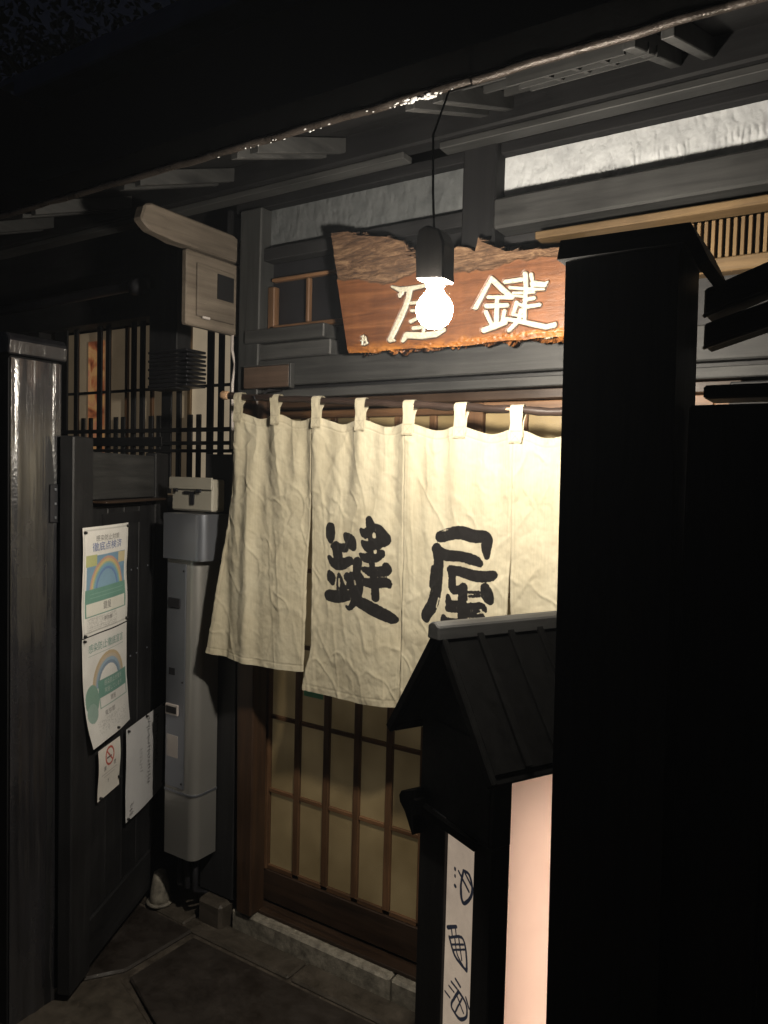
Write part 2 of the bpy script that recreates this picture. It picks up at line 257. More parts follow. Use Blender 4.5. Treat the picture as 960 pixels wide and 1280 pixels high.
def orange_mat():
    m, n, l, b = new_mat('lit_orange_window')
    v = coords(n, l, (1, 1, 1)); t = noise(n, l, v, 9, 3, .5, 1.2)
    r = ramp(n, l, t.outputs['Fac'], [(.30, (.10, .025, .012)), (.45, (.42, .13, .05)), (.56, (.60, .33, .12)), (.7, (.50, .16, .10))])
    b.inputs['Base Color'].default_value = (.2, .12, .07, 1)
    l.new(r.outputs[0], b.inputs['Emission Color']); b.inputs['Emission Strength'].default_value = .32
    b.inputs['Roughness'].default_value = .3; return m
M['orange'] = orange_mat()

# noren cloth
def cloth_mat():
    m, n, l, b = new_mat('cream_linen_with_brushed_ink')
    v = coords(n, l)
    w1 = n.new('ShaderNodeTexWave'); w1.bands_direction = 'X'; w1.inputs['Scale'].default_value = 260; w1.inputs['Distortion'].default_value = 1.5
    w2 = n.new('ShaderNodeTexWave'); w2.bands_direction = 'Z'; w2.inputs['Scale'].default_value = 260; w2.inputs['Distortion'].default_value = 1.5
    l.new(v.outputs[0], w1.inputs['Vector']); l.new(v.outputs[0], w2.inputs['Vector'])
    ad = n.new('ShaderNodeMath'); ad.operation = 'ADD'; l.new(w1.outputs['Fac'], ad.inputs[0]); l.new(w2.outputs['Fac'], ad.inputs[1])
    blot = noise(n, l, v, 7, 6, .6); fib = noise(n, l, coords(n, l, (1, 1, .05)), 240, 3, .6)
    c = ramp(n, l, blot.outputs['Fac'], [(.3, (.49, .435, .31)), (.7, (.59, .54, .405))])
    c2 = mixrgb(n, l, .25, c.outputs[0], ramp(n, l, fib.outputs['Fac'], [(.35, (.75, .75, .75)), (.65, (1.1, 1.1, 1.1))]).outputs[0], 'MULTIPLY')
    at = n.new('ShaderNodeAttribute'); at.attribute_name = 'ink'
    edge = noise(n, l, v, 130, 5, .7); dry = noise(n, l, coords(n, l, (1, 1, .25)), 90, 4, .7)
    s = n.new('ShaderNodeMath'); s.operation = 'MULTIPLY_ADD'; s.inputs[1].default_value = .0075; l.new(edge.outputs['Fac'], s.inputs[0]); l.new(at.outputs['Fac'], s.inputs[2])
    mk = maprange(n, l, s.outputs[0], .0057, .0069, 1, 0)
    dr = maprange(n, l, dry.outputs['Fac'], .66, .74, 1, .8); mm = n.new('ShaderNodeMath'); mm.operation = 'MULTIPLY'
    l.new(mk.outputs[0], mm.inputs[0]); l.new(dr.outputs[0], mm.inputs[1])
    st = n.new('ShaderNodeAttribute'); st.attribute_name = 'seam'
    c3 = mixrgb(n, l, st.outputs['Fac'], c2.outputs[2], (.32, .27, .19))
    fin = mixrgb(n, l, mm.outputs[0], c3.outputs[2], (.012, .011, .011))
    l.new(fin.outputs[2], b.inputs['Base Color']); b.inputs['Roughness'].default_value = .85
    b.inputs['Specular IOR Level'].default_value = .2
    b.inputs['Sheen Weight'].default_value = .15
    wr = noise(n, l, coords(n, l, (1, 1, .55), (0, R(25), 0)), 26, 6, .62, .8)
    k = bump(n, l, wr.outputs['Fac'], b, .28, .005); bump(n, l, ad.outputs[0], b, .16, .0006, k)
    tr = n.new('ShaderNodeBsdfTranslucent'); l.new(fin.outputs[2], tr.inputs['Color'])
    mixs = n.new('ShaderNodeMixShader'); mixs.inputs[0].default_value = .18
    out = n['Material Output']; l.new(b.outputs[0], mixs.inputs[1]); l.new(tr.outputs[0], mixs.inputs[2]); l.new(mixs.outputs[0], out.inputs['Surface'])
    return m
M['cloth'] = cloth_mat()

# sign board: polished wood, grey bark band on top, pale carved strokes
def board_mat():
    m, n, l, b = new_mat('sign_slab_wood')
    v = coords(n, l, (.10, 1, 1)); v1 = coords(n, l)
    g = noise(n, l, v, 26, 8, .6, 1.4); g2 = noise(n, l, v1, 5, 5, .6); fig = noise(n, l, coords(n, l, (1, 1, .12)), 42, 4, .5)
    c = ramp(n, l, g.outputs['Fac'], [(.25, (.062, .025, .012)), (.5, (.140, .058, .025)), (.75, (.22, .098, .040))])
    c = mixrgb(n, l, .7, c.outputs[0], ramp(n, l, g2.outputs['Fac'], [(.3, (.6, .55, .55)), (.7, (1.25, 1.15, 1.1))]).outputs[0], 'MULTIPLY')
    c = mixrgb(n, l, .35, c.outputs[2], ramp(n, l, fig.outputs['Fac'], [(.35, (.7, .7, .7)), (.65, (1.15, 1.15, 1.15))]).outputs[0], 'MULTIPLY')
    bk = n.new('ShaderNodeAttribute'); bk.attribute_name = 'bark'
    bt = noise(n, l, coords(n, l, (.25, 1, 1)), 70, 8, .75, .8)
    bc = ramp(n, l, bt.outputs['Fac'], [(.3, (.020, .010, .005)), (.5, (.085, .044, .022)), (.68, (.20, .12, .065))])
    rk = maprange(n, l, bk.outputs['Fac'], -.003, .004, 0, 1)
    c = mixrgb(n, l, rk.outputs[0], c.outputs[2], bc.outputs[0])
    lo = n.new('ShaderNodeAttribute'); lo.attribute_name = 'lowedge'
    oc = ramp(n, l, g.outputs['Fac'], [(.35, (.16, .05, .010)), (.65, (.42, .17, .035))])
    c = mixrgb(n, l, lo.outputs['Fac'], c.outputs[2], oc.outputs[0])  # orange highlights along the rough lower edge are painted in as colour
    at = n.new('ShaderNodeAttribute'); at.attribute_name = 'ink'
    e = noise(n, l, v1, 160, 3, .6)
    s = n.new('ShaderNodeMath'); s.operation = 'MULTIPLY_ADD'; s.inputs[1].default_value = .002; l.new(e.outputs['Fac'], s.inputs[0]); l.new(at.outputs['Fac'], s.inputs[2])
    mk = maprange(n, l, s.outputs[0], .0008, .0018, 1, 0); ol = maprange(n, l, s.outputs[0], .0030, .0042, 1, 0)
    c = mixrgb(n, l, ol.outputs[0], c.outputs[2], (.030, .014, .008))
    wc = ramp(n, l, e.outputs['Fac'], [(.25, (.30, .26, .17)), (.42, (.40, .37, .29)), (.7, (.54, .51, .42))])
    c = mixrgb(n, l, mk.outputs[0], c.outputs[2], wc.outputs[0])
    l.new(c.outputs[2], b.inputs['Base Color'])
    rr = maprange(n, l, rk.outputs[0], 0, 1, .42, .9); l.new(rr.outputs[0], b.inputs['Roughness'])
    k = bump(n, l, g.outputs['Fac'], b, .25, .003); bump(n, l, bt.outputs['Fac'], b, .25, .006, k)
    return m
M['board'] = board_mat()

def lantern_paper(name, col, emit, es, glyph):
    m, n, l, b = new_mat(name)
    v = coords(n, l); t = noise(n, l, v, 16, 7, .68); t2 = noise(n, l, v, 140, 4, .7)
    c = ramp(n, l, t.outputs['Fac'], [(.3, tuple(x*.78 for x in col)), (.7, col)])
    em = ramp(n, l, t.outputs['Fac'], [(.3, tuple(x*(.80 if glyph else .97) for x in emit)), (.7, emit)])
    cc, ee = c.outputs[0], em.outputs[0]
    if glyph:
        at = n.new('ShaderNodeAttribute'); at.attribute_name = 'ink'
        s = n.new('ShaderNodeMath'); s.operation = 'MULTIPLY_ADD'; s.inputs[1].default_value = .0022; l.new(t2.outputs['Fac'], s.inputs[0]); l.new(at.outputs['Fac'], s.inputs[2])
        mk = maprange(n, l, s.outputs[0], .0007, .0019, 1, 0)
        cc = mixrgb(n, l, mk.outputs[0], cc, (.016, .018, .026)).outputs[2]; ee = mixrgb(n, l, mk.outputs[0], ee, (.012, .014, .022)).outputs[2]
    l.new(cc, b.inputs['Base Color']); l.new(ee, b.inputs['Emission Color']); b.inputs['Emission Strength'].default_value = es
    b.inputs['Roughness'].default_value = .8; bump(n, l, t2.outputs['Fac'], b, .1, .001); return m
M['lantern_paper'] = lantern_paper('inked_lantern_paper', (.42, .37, .30), (.42, .33, .25), .75, True)
def glow_mat():
    m, n, l, b = new_mat('glowing_lantern_paper')
    v = coords(n, l); t = noise(n, l, v, 9, 6, .6)
    c = ramp(n, l, t.outputs['Fac'], [(.3, (.72, .475, .36)), (.7, (.78, .525, .40))])
    tr = n.new('ShaderNodeBsdfTranslucent'); l.new(c.outputs[0], tr.inputs['Color']); l.new(c.outputs[0], b.inputs['Base Color']); b.inputs['Roughness'].default_value = .9
    mx = n.new('ShaderNodeMixShader'); mx.inputs[0].default_value = .8; l.new(b.outputs[0], mx.inputs[1]); l.new(tr.outputs[0], mx.inputs[2]); l.new(mx.outputs[0], n['Material Output'].inputs['Surface']); return m
M['lantern_glow'] = glow_mat()
m_, n_, l_, b_ = new_mat('lit_tube'); b_.inputs['Base Color'].default_value = (.9, .9, .9, 1); b_.inputs['Emission Color'].default_value = (1, .93, .86, 1); b_.inputs['Emission Strength'].default_value = 19.0; M['tube'] = m_
def vcol_mat(name):
    m, n, l, b = new_mat(name)
    at = n.new('ShaderNodeAttribute'); at.attribute_name = 'print'
    v = coords(n, l); t = noise(n, l, v, 60, 5, .6)
    c = mixrgb(n, l, .25, at.outputs['Color'], ramp(n, l, t.outputs['Fac'], [(.3, (.8, .8, .8)), (.7, (1.08, 1.08, 1.08))]).outputs[0], 'MULTIPLY')
    l.new(c.outputs[2], b.inputs['Base Color']); b.inputs['Roughness'].default_value = .45; bump(n, l, noise(n, l, v, 14, 3, .5).outputs['Fac'], b, .3, .006); return m
M['print'] = vcol_mat('printed_paper')
def flat(name, col, rough=.6):
    m, n, l, b = new_mat(name)
    v = coords(n, l); t = noise(n, l, v, 300, 4, .6)
    r = ramp(n, l, t.outputs['Fac'], [(.35, tuple(c*.8 for c in col)), (.6, tuple(min(1, c*1.15) for c in col))])
    l.new(r.outputs[0], b.inputs['Base Color']); b.inputs['Roughness'].default_value = rough; return m
M['ink_grey'] = flat('faded_grey_print', (.22, .21, .21)); M['ink_black'] = flat('black_print', (.035, .035, .04))
M['ink_blue'] = flat('blue_print', (.12, .17, .36)); M['ink_red'] = flat('red_print', (.50, .06, .04)); M['ink_green'] = flat('green_print', (.16, .30, .27)); M['ink_pale'] = flat('pale_print', (.48, .55, .52))
M['green_tape'] = plain('green_sticker', (.10, .42, .24), .5)
def bulb_mat():
    m, n, l, b = new_mat('glowing_bulb_glass')
    b.inputs['Base Color'].default_value = (1, 1, 1, 1); b.inputs['Emission Color'].default_value = BULB_COLOR
    b.inputs['Emission Strength'].default_value = BULB_RADIANCE; return m
M['bulb'] = bulb_mat()
def drop_mat():
    m, n, l, b = new_mat('water_drop'); b.inputs['Roughness'].default_value = .10; b.inputs['Transmission Weight'].default_value = .4; b.inputs['IOR'].default_value = 1.33
    b.inputs['Base Color'].default_value = (.9, .9, .9, 1); return m
M['drop'] = drop_mat()
M['leaf'] = plain('dark_tree_leaf', (.04, .07, .035), .6); M['trunk'] = plain('tree_bark', (.05, .04, .03), .9)

# ------------------------------------------------------------------ object helpers
def origin_of(p):
    while p is not None:
        if p.type == 'EMPTY': return None if p.get('_local') else p.location.copy()
        p = p.parent
    return None
def link_mesh(name, me, mat, parent=None, label=None, local=None):
    if mat is not None: me.materials.append(M[mat] if isinstance(mat, str) else mat)
    o = bpy.data.objects.new(name, me); COL.objects.link(o)
    if parent is not None:
        off = origin_of(parent)
        if off is not None: me.transform(Matrix.Translation(-off))
        o.parent = parent
    if label: o['label'] = label
    return o
def obj(name, bm, mat, parent=None, label=None, smooth=False):
    bmesh.ops.recalc_face_normals(bm, faces=bm.faces)
    me = bpy.data.meshes.new(name); bm.to_mesh(me); bm.free()
    if smooth: me.shade_smooth()
    return link_mesh(name, me, mat, parent, label)
def add_box(bm, x, y, z, bev=.003, rot=None, at=None):
    r = bmesh.ops.create_cube(bm, size=1)
    vs = r['verts']
    bmesh.ops.scale(bm, verts=vs, vec=(abs(x[1]-x[0]), abs(y[1]-y[0]), abs(z[1]-z[0])))
    bmesh.ops.translate(bm, verts=vs, vec=((x[0]+x[1])/2, (y[0]+y[1])/2, (z[0]+z[1])/2))
    if bev:
        es = list({e for v in vs for e in v.link_edges})
        bmesh.ops.bevel(bm, geom=es, offset=min(bev, .3*min(abs(x[1]-x[0]), abs(y[1]-y[0]), abs(z[1]-z[0]))), segments=1, affect='EDGES')
def box(name, x, y, z, mat, parent=None, bev=.003, label=None):
    bm = bmesh.new(); add_box(bm, x, y, z, bev); return obj(name, bm, mat, parent, label)
def prism(name, pts, plane, d0, d1, mat, parent=None, label=None, bev=.0):
    """extrude a polygon; plane 'XZ' (depth along Y), 'YZ' (depth along X), 'XY' (depth along Z)"""
    bm = bmesh.new()
    def P(a, b, d): return {'XZ': (a, d, b), 'YZ': (d, a, b), 'XY': (a, b, d)}[plane]
    A = [bm.verts.new(P(a, b, d0)) for a, b in pts]; B = [bm.verts.new(P(a, b, d1)) for a, b in pts]
    bm.faces.new(A); bm.faces.new(B[::-1])
    for i in range(len(pts)): bm.faces.new((A[i], B[i], B[(i+1) % len(pts)], A[(i+1) % len(pts)]))
    if bev: bmesh.ops.bevel(bm, geom=list(bm.edges), offset=bev, segments=1, affect='EDGES')
    return obj(name, bm, mat, parent, label)
def tube_bm(bm, pts, rad, seg=12, cap=True):
    rings = []
    for i, p in enumerate(pts):
        p = Vector(p); q = Vector(pts[min(i+1, len(pts)-1)])-Vector(pts[max(i-1, 0)]); q.normalize()
        a = q.cross(Vector((0, 0, 1)) if abs(q.z) < .9 else Vector((1, 0, 0))).normalized(); b = q.cross(a)
        r = rad[i] if hasattr(rad, '__len__') else rad
        rings.append([bm.verts.new(p+a*r*math.cos(t)+b*r*math.sin(t)) for t in [2*math.pi*k/seg for k in range(seg)]])
    for A, B in zip(rings[:-1], rings[1:]):
        for k in range(seg): bm.faces.new((A[k], A[(k+1) % seg], B[(k+1) % seg], B[k]))
    if cap: bm.faces.new(rings[0][::-1]); bm.faces.new(rings[-1])
def tube(name, pts, rad, mat, parent=None, seg=12, label=None):
    bm = bmesh.new(); tube_bm(bm, pts, rad, seg); return obj(name, bm, mat, parent, label, smooth=True)
def lathe(name, prof, cx, cy, mat, parent=None, seg=24, label=None):
    bm = bmesh.new(); rings = []
    for r, z in prof: rings.append([bm.verts.new((cx+r*math.cos(2*math.pi*k/seg), cy+r*math.sin(2*math.pi*k/seg), z)) for k in range(seg)])
    for A, B in zip(rings[:-1], rings[1:]):
        for k in range(seg): bm.faces.new((A[k], A[(k+1) % seg], B[(k+1) % seg], B[k]))
    bm.faces.new(rings[0]); bm.faces.new(rings[-1][::-1])
    return obj(name, bm, mat, parent, label, smooth=True)
def grid_mesh(name, X, Y, Z, attrs=None, colors=None, smooth=True):
    """mesh from 2-D numpy arrays"""
    h, w = X.shape
    co = np.stack([X, Y, Z], -1).reshape(-1, 3).astype(np.float32)
    idx = np.arange(h*w).reshape(h, w)
    f = np.stack([idx[:-1, :-1], idx[:-1, 1:], idx[1:, 1:], idx[1:, :-1]], -1).reshape(-1, 4).astype(np.int32)
    me = bpy.data.meshes.new(name)
    me.vertices.add(len(co)); me.vertices.foreach_set('co', co.ravel())
    me.loops.add(f.size); me.loops.foreach_set('vertex_index', f.ravel())
    me.polygons.add(len(f)); me.polygons.foreach_set('loop_start', np.arange(0, f.size, 4, dtype=np.int32))
    me.update(calc_edges=True)
    if smooth: me.shade_smooth()
    for k, a in (attrs or {}).items():
        at = me.attributes.new(k, 'FLOAT', 'POINT'); at.data.foreach_set('value', a.reshape(-1).astype(np.float32))
    for k, a in (colors or {}).items():
        at = me.attributes.new(k, 'FLOAT_COLOR', 'POINT')
        c = np.concatenate([a.reshape(-1, 3), np.ones((a.shape[0]*a.shape[1], 1))], 1); at.data.foreach_set('color', c.astype(np.float32).ravel())
    return me
def thing(name, label, cat, loc=(0, 0, 0), rotz=0, group=None, local=False):
    o = bpy.data.objects.new(name, None); COL.objects.link(o); o.empty_display_size = .1
    o.location = loc; o.rotation_euler = (0, 0, rotz); o['label'] = label; o['category'] = cat
    if group: o['group'] = group
    if local or rotz: o['_local'] = 1
    return o
def tag(o, label, cat, group=None):
    o['label'] = label; o['category'] = cat
    if group: o['group'] = group
    return o
def struct(o): o['kind'] = 'structure'; return o
def clone(src, parent, loc=None):
    c = src.copy(); COL.objects.link(c); c.parent = parent
    if loc is not None: c.location = loc
    return c
def text_mesh(s, size):
    cu = bpy.data.curves.new('lettering', 'FONT'); cu.body = s; cu.size = size; cu.align_x = 'CENTER'; cu.align_y = 'CENTER'; cu.resolution_u = 2
    t = bpy.data.objects.new('lettering', cu); COL.objects.link(t)
    bpy.context.view_layer.update()
    me = bpy.data.meshes.new_from_object(t.evaluated_get(bpy.context.evaluated_depsgraph_get()))
    bpy.data.objects.remove(t); bpy.data.curves.remove(cu)
    me.materials.clear()
    return me
# ================================================================== GROUND
bm = bmesh.new(); s = 60
n_ = 24
vs = [[bm.verts.new((-s+2*s*i/n_, -s+2*s*j/n_, -.014)) for i in range(n_+1)] for j in range(n_+1)]
for j in range(n_):
    for i in range(n_): bm.faces.new((vs[j][i], vs[j][i+1], vs[j+1][i+1], vs[j+1][i]))
ground = struct(obj('ground', bm, 'grout'))
def paving(pts, mat, top=0.0, label=None):
    o = prism('paving_stone', pts, 'XY', -.05, top, mat, ground, label, bev=.007); return o
paving([(-1.972, 1.60), (-1.962, 1.872), (-.62, 1.885), (-.62, .8), (-1.25, .8), (-1.70, 1.50)], 'slab', .002, 'large dark brown damp slab')
paving([(-.60, 1.885), (.6, 1.885), (.6, .8), (-.60, .8)], 'slab', .0)
paving([(-2.42, 1.905), (-2.0, 1.905), (-2.015, 1.62), (-2.10, 1.50), (-2.42, 1.50)], 'slab', -.003)
paving([(-2.11, 1.47), (-2.0, 1.585), (-1.73, 1.49), (-1.28, .79), (-2.2, .79)], 'pale_stone', .001, 'pale rough flagstone')
paving([(-2.06, 1.915), (-2.06, 2.2), (-2.45, 2.2), (-2.45, 1.925)], 'pale_stone', -.004)
for x0, x1 in ((-2.045, -1.55), (-1.54, -1.02), (-1.01, -.45), (-.44, .2)):
    paving([(x0, 1.897), (x1, 1.897), (x1, 2.0), (x0, 2.0)], 'pale_stone', -.002)
for x0, x1 in ((-3.2, -2.23), (-2.21, -1.3), (-1.28, -.3), (-.28, .7), (.72, 1.7)):
    for y0, y1 in ((-.3, .25), (.27, .775)):
        paving([(x0, y0), (x1, y0), (x1, y1), (x0, y1)], 'pale_stone' if (x0*7) % 2 > 1 else 'slab', -.001)

# ================================================================== HOUSE
house = thing('wooden_house', 'old black timber shop house with white plaster band and glazed sliding door', 'house', (-1.2, 2.05, 0))
H = house
# posts
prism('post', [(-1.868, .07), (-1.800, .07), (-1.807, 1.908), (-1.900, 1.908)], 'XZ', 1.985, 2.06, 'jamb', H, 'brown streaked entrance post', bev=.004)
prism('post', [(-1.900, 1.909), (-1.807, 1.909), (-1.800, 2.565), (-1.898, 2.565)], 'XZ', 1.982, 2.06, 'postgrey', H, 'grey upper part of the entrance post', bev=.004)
box('post', (-.30, -.20), (1.985, 2.06), (0, 1.90), 'blackZ', H)
box('post', (-1.027, -.922), (1.97, 2.06), (2.03, 2.60), 'sootZ', H, .005)
box('wall_board', (-2.07, -1.902), (2.0, 2.05), (.09, 1.72), 'blackZ', H)
box('post', (-1.985, -1.902), (2.03, 2.20), (1.73, 2.56), 'blackZ', H)
box('footing_stone', (-2.035, -1.915), (1.955, 2.09), (-.02, .085), 'pale_stone', H, .012)
for x0, x1 in ((-1.90, -1.22), (-1.215, -.60), (-.595, .15)):
    box('sill_stone', (x0, x1), (1.995, 2.075), (-.03, .066), 'sill_stone', H, .008)
box('door_track', (-1.80, -.28), (2.028, 2.0755), (.0665, .080), 'dampbrown', H, .002)
box('door_track', (-1.86, -.28), (2.078, 2.135), (.0, .064), 'dampbrown', H)
# lintel, two stepped boards
box('lintel', (-1.806, .9), (1.985, 2.06), (1.953, 2.042), 'greyX', H, .004)
box('lintel_lower', (-1.806, .9), (2.0, 2.06), (1.912, 1.941), 'greyX', H, .003)
box('lintel_gap', (-1.838, .9), (2.02, 2.06), (1.9415, 1.9525), 'black_hole', H, 0)
box('door_head', (-1.85, -.28), (2.035, 2.14), (1.882, 1.911), 'dampbrown', H)
# horizontal beams above
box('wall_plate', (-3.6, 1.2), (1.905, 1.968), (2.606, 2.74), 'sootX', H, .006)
box('lit_underside_strip', (-3.6, -1.20), (1.925, 1.975), (2.586, 2.605), 'greyX', H, .002)  # lighter strip stands in for the bulb-lit underside of the wall plate
box('lit_underside_strip', (-1.08, 1.2), (1.925, 1.975), (2.586, 2.605), 'greyX', H, .002)
box('upper_header', (-1.936, 1.2), (2.0, 2.05), (2.567, 2.60), 'sootX', H)
box('beam', (-.921, 1.2), (1.955, 2.04), (2.347, 2.430), 'greyX', H, .006)
box('picture_rail', (-.80, 1.2), (1.965, 2.03), (2.304, 2.324), 'tanX', H, .003)
box('dark_board', (-.921, 1.2), (2.035, 2.06), (2.325, 2.346), 'blackX', H, 0)
box('dark_board', (-.921, 1.2), (2.048, 2.07), (2.044, 2.3035), 'blackX', H, 0)
# plaster fields as relief meshes
def sm_(t): t = np.clip(t, 0, 1); return t*t*(3-2*t)
def plaster_panel(x0, x1, z0, z1, y, mat, amp, seed, label):
    nx, nz = int((x1-x0)/.0025), int((z1-z0)/.0025)
    X, Z = np.meshgrid(np.linspace(x0, x1, nx), np.linspace(z1, z0, nz))
    ph = X/.0145+.9*fbm(X*18, Z*13, seed+11)*3
    mask = sm_(vnoise(X*34, Z*26, seed+21)*1.6-.35)*sm_((X-x0)*2.2+.15)*sm_(((z1-Z)/(z1-z0)-.15)*1.8)
    hgt = (.0075*np.abs(np.sin(np.pi*ph))**.6*mask if amp > .01 else 0*X)+.28*amp*(ridged((X+.35*Z)*26+2*fbm(X*8, Z*8, seed+3), Z*14+1.5*vnoise(X*30, Z*9, seed+5), seed, 3)-.5)*np.clip((.08+(z1-Z)/(z1-z0))*1.3, .25, 1)*np.clip(.55+(X-x0)*.9, .5, 1.3)
    hgt += .0015*fbm(X*120, Z*120, seed+9, 2)
    me = grid_mesh('plaster_panel', X, y-hgt, Z); return link_mesh('plaster_panel', me, mat, H, label)
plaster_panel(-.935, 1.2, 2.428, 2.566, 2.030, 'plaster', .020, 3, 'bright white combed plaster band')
plaster_panel(-1.86, -1.02, 2.425, 2.566, 2.035, 'plaster_shaded', .006, 8, 'plaster field with painted-in shade above the signboard')
box('beam', (-1.86, -1.028), (2.0, 2.05), (2.385, 2.428), 'blackX', H)
box('dark_board', (-1.86, -.925), (2.066, 2.09), (2.03, 2.40), 'blackX', H, 0)
# transom window left of the sign
tw = box('transom_window', (-1.835, -1.40), (2.052, 2.062), (2.15, 2.385), 'iron', H, 0, 'small dark transom window')
box('window_frame', (-1.799, -1.770), (2.020, 2.050), (2.150, 2.300), 'brownZ', tw)
box('window_frame', (-1.789, -1.30), (2.026, 2.050), (2.318, 2.330), 'brownX', tw)
box('window_frame', (-1.789, -1.30), (2.020, 2.050), (2.150, 2.166), 'brownX', tw)
box('window_frame', (-1.640, -1.625), (2.030, 2.050), (2.169, 2.317), 'brownZ', tw)
box('window_sill', (-1.862, -1.515), (1.972, 2.045), (2.100, 2.147), 'greyX', H, .004)
box('window_sill', (-1.862, -1.50), (1.99, 2.045), (2.045, 2.097), 'greyX', H, .004)
# vertical slat vent at the right
vent = box('slat_vent', (-.50, .50), (2.040, 2.046), (2.203, 2.300), 'black_hole', H, 0, 'vent of thin pale vertical slats')
sl0 = None
for k in range(58):
    x = -.495+k*.0166
    if sl0 is None: sl0 = box('slat', (x, x+.0085), (2.018, 2.036), (2.204, 2.299), 'tanZ', vent, .001)
    else: clone(sl0, vent, (k*.0166, 0, 0))
box('vent_rail', (-.50, .50), (2.0, 2.047), (2.168, 2.2025), 'tanX', vent, .003)
# ---- sliding doors
PANE_MESH = {}
def door_leaf(x0, x1, y, name_label, stile=.045, ncol=5):
    zt = 1.880; zb = .074
    d = box('sliding_door', (x0, x1), (y-.012, y+.012), (zb, .190), 'dampbrown', H, .003, name_label)
    box('stile', (x0, x0+stile), (y-.016, y+.016), (.1905, zt), 'brownZ', d)
    box('stile', (x1-stile, x1), (y-.016, y+.016), (.1905, zt), 'brownZ', d)
    box('top_rail', (x0+stile, x1-stile), (y-.016, y+.016), (zt-.030, zt), 'brownX', d)
    zs = [.1905, .482, .757, 1.032, 1.307, 1.582, zt-.030]
    a, b_ = x0+stile, x1-stile; cw = (b_-a)/ncol
    for k in range(1, ncol): box('mullion', (a+k*cw-.0125, a+k*cw+.0125), (y-.012, y+.010), (.206, zt-.031), 'brownZ', d, .002)
    for j, z in enumerate(zs[:-1]):
        for k in range(ncol):
            h = .018 if j == 0 else .015
            box('rail', (a+k*cw+(.0130 if k else .0005), a+(k+1)*cw-(.0130 if k < ncol-1 else .0005)), (y-.009, y+.009), (z if j else z+.0005, z+h), 'brownX', d, .002)
    src = None
    for j in range(6):
        for k in range(ncol):
            z0, z1 = zs[j]+.008, zs[j+1]+.004
            o = box('pane', (a+k*cw+.004, a+(k+1)*cw-.004), (y+.001, y+.004), (z0, z1), 'glass', d, 0)
    return d
dl = door_leaf(-1.870, -1.000, 2.112, 'left glazed sliding door leaf', .045, 6)
dr = door_leaf(-1.043, -.285, 2.072, 'right glazed sliding door leaf', .060, 5)
box('sticker', (-1.662, -1.578), (2.0935, 2.0960), (.872, .906), 'green_tape', dl, 0, 'small green sticker on the pane')
# room behind
bm = bmesh.new()
for q in (((-2.0, 3.4, 0), (.4, 3.4, 0), (.4, 3.4, 2.4), (-2.0, 3.4, 2.4)), ((-2.0, 2.15, 0), (.4, 2.15, 0), (.4, 3.4, 0), (-2.0, 3.4, 0)), ((-2.0, 2.15, 2.4), (-2.0, 3.4, 2.4), (.4, 3.4, 2.4), (.4, 2.15, 2.4)),
          ((-2.0, 2.15, 0), (-2.0, 3.4, 0), (-2.0, 3.4, 2.4), (-2.0, 2.15, 2.4)), ((.4, 2.15, 0), (.4, 2.15, 2.4), (.4, 3.4, 2.4), (.4, 3.4, 0))):
    bm.faces.new([bm.verts.new(p) for p in q])
obj('room_wall', bm, 'room', H)
box('wall_board', (-.199, 1.2), (2.02, 2.06), (0, 1.911), 'blackZ', H)

# ---- left bay with lattice window
win = box('lattice_window', (-3.40, -2.10), (2.296, 2.306), (1.55, 2.30), 'shoji', H, 0, 'papered window behind black lattice')
box('lit_pane', (-2.455, -2.12), (2.289, 2.294), (1.56, 2.28), 'shoji_lit', win, 0, 'faintly lit paper pane')
box('lit_pane', (-3.150, -3.035), (2.284, 2.288), (1.62, 2.255), 'orange', win, 0, 'pane glowing orange')
for x in (-3.22, -2.985, -2.86, -2.69, -2.60, -2.52, -2.455, -2.34, -2.325, -2.19):
    box('shoji_bar', (x-.009, x+.009), (2.270, 2.282), (1.56, 2.30), 'brownZ' if x < -2.6 else 'tanZ', win, .001)
for x, w in ((-3.30, .10), (-3.185, .030), (-3.012, .034), (-2.952, .030), (-2.776, .032), (-2.718, .032), (-2.560, .062), (-2.485, .030), (-2.300, .036), (-2.240, .032), (-2.160, .03)):
    box('lattice_bar', (x-w/2, x+w/2), (2.241, 2.250), (1.56, 2.31), 'blackZ', win, .002)
for x in (-3.13, -3.075, -2.895, -2.845, -2.66, -2.610, -2.417, -2.366):
    box('short_picket', (x*.994-.014, x*.994+.014), (2.228, 2.236), (1.56, 1.892), 'blackZ', win, .002)
box('lattice_rail', (-3.35, -2.14), (2.2505, 2.2545), (2.003, 2.016), 'blackX', win, .001)
for z, h in ((1.828, .018), (1.773, .016), (1.741, .014)):
    box('lattice_rail', (-3.35, -2.14), (2.223, 2.2275), (z-h/2, z+h/2), 'blackX', win, .001)
box('lattice_rail', (-3.35, -2.56), (2.219, 2.2225), (1.760, 1.800), 'blackX', win, .002)
box('dark_board', (-3.9, -1.95), (2.20, 2.31), (2.312, 2.74), 'blackX', H)
box('wall_board', (-3.9, -1.95), (2.20, 2.31), (.02, 1.548), 'blackZ', H)
box('wall_board', (-3.9, -3.41), (2.20, 2.31), (1.549, 2.311), 'blackZ', H)

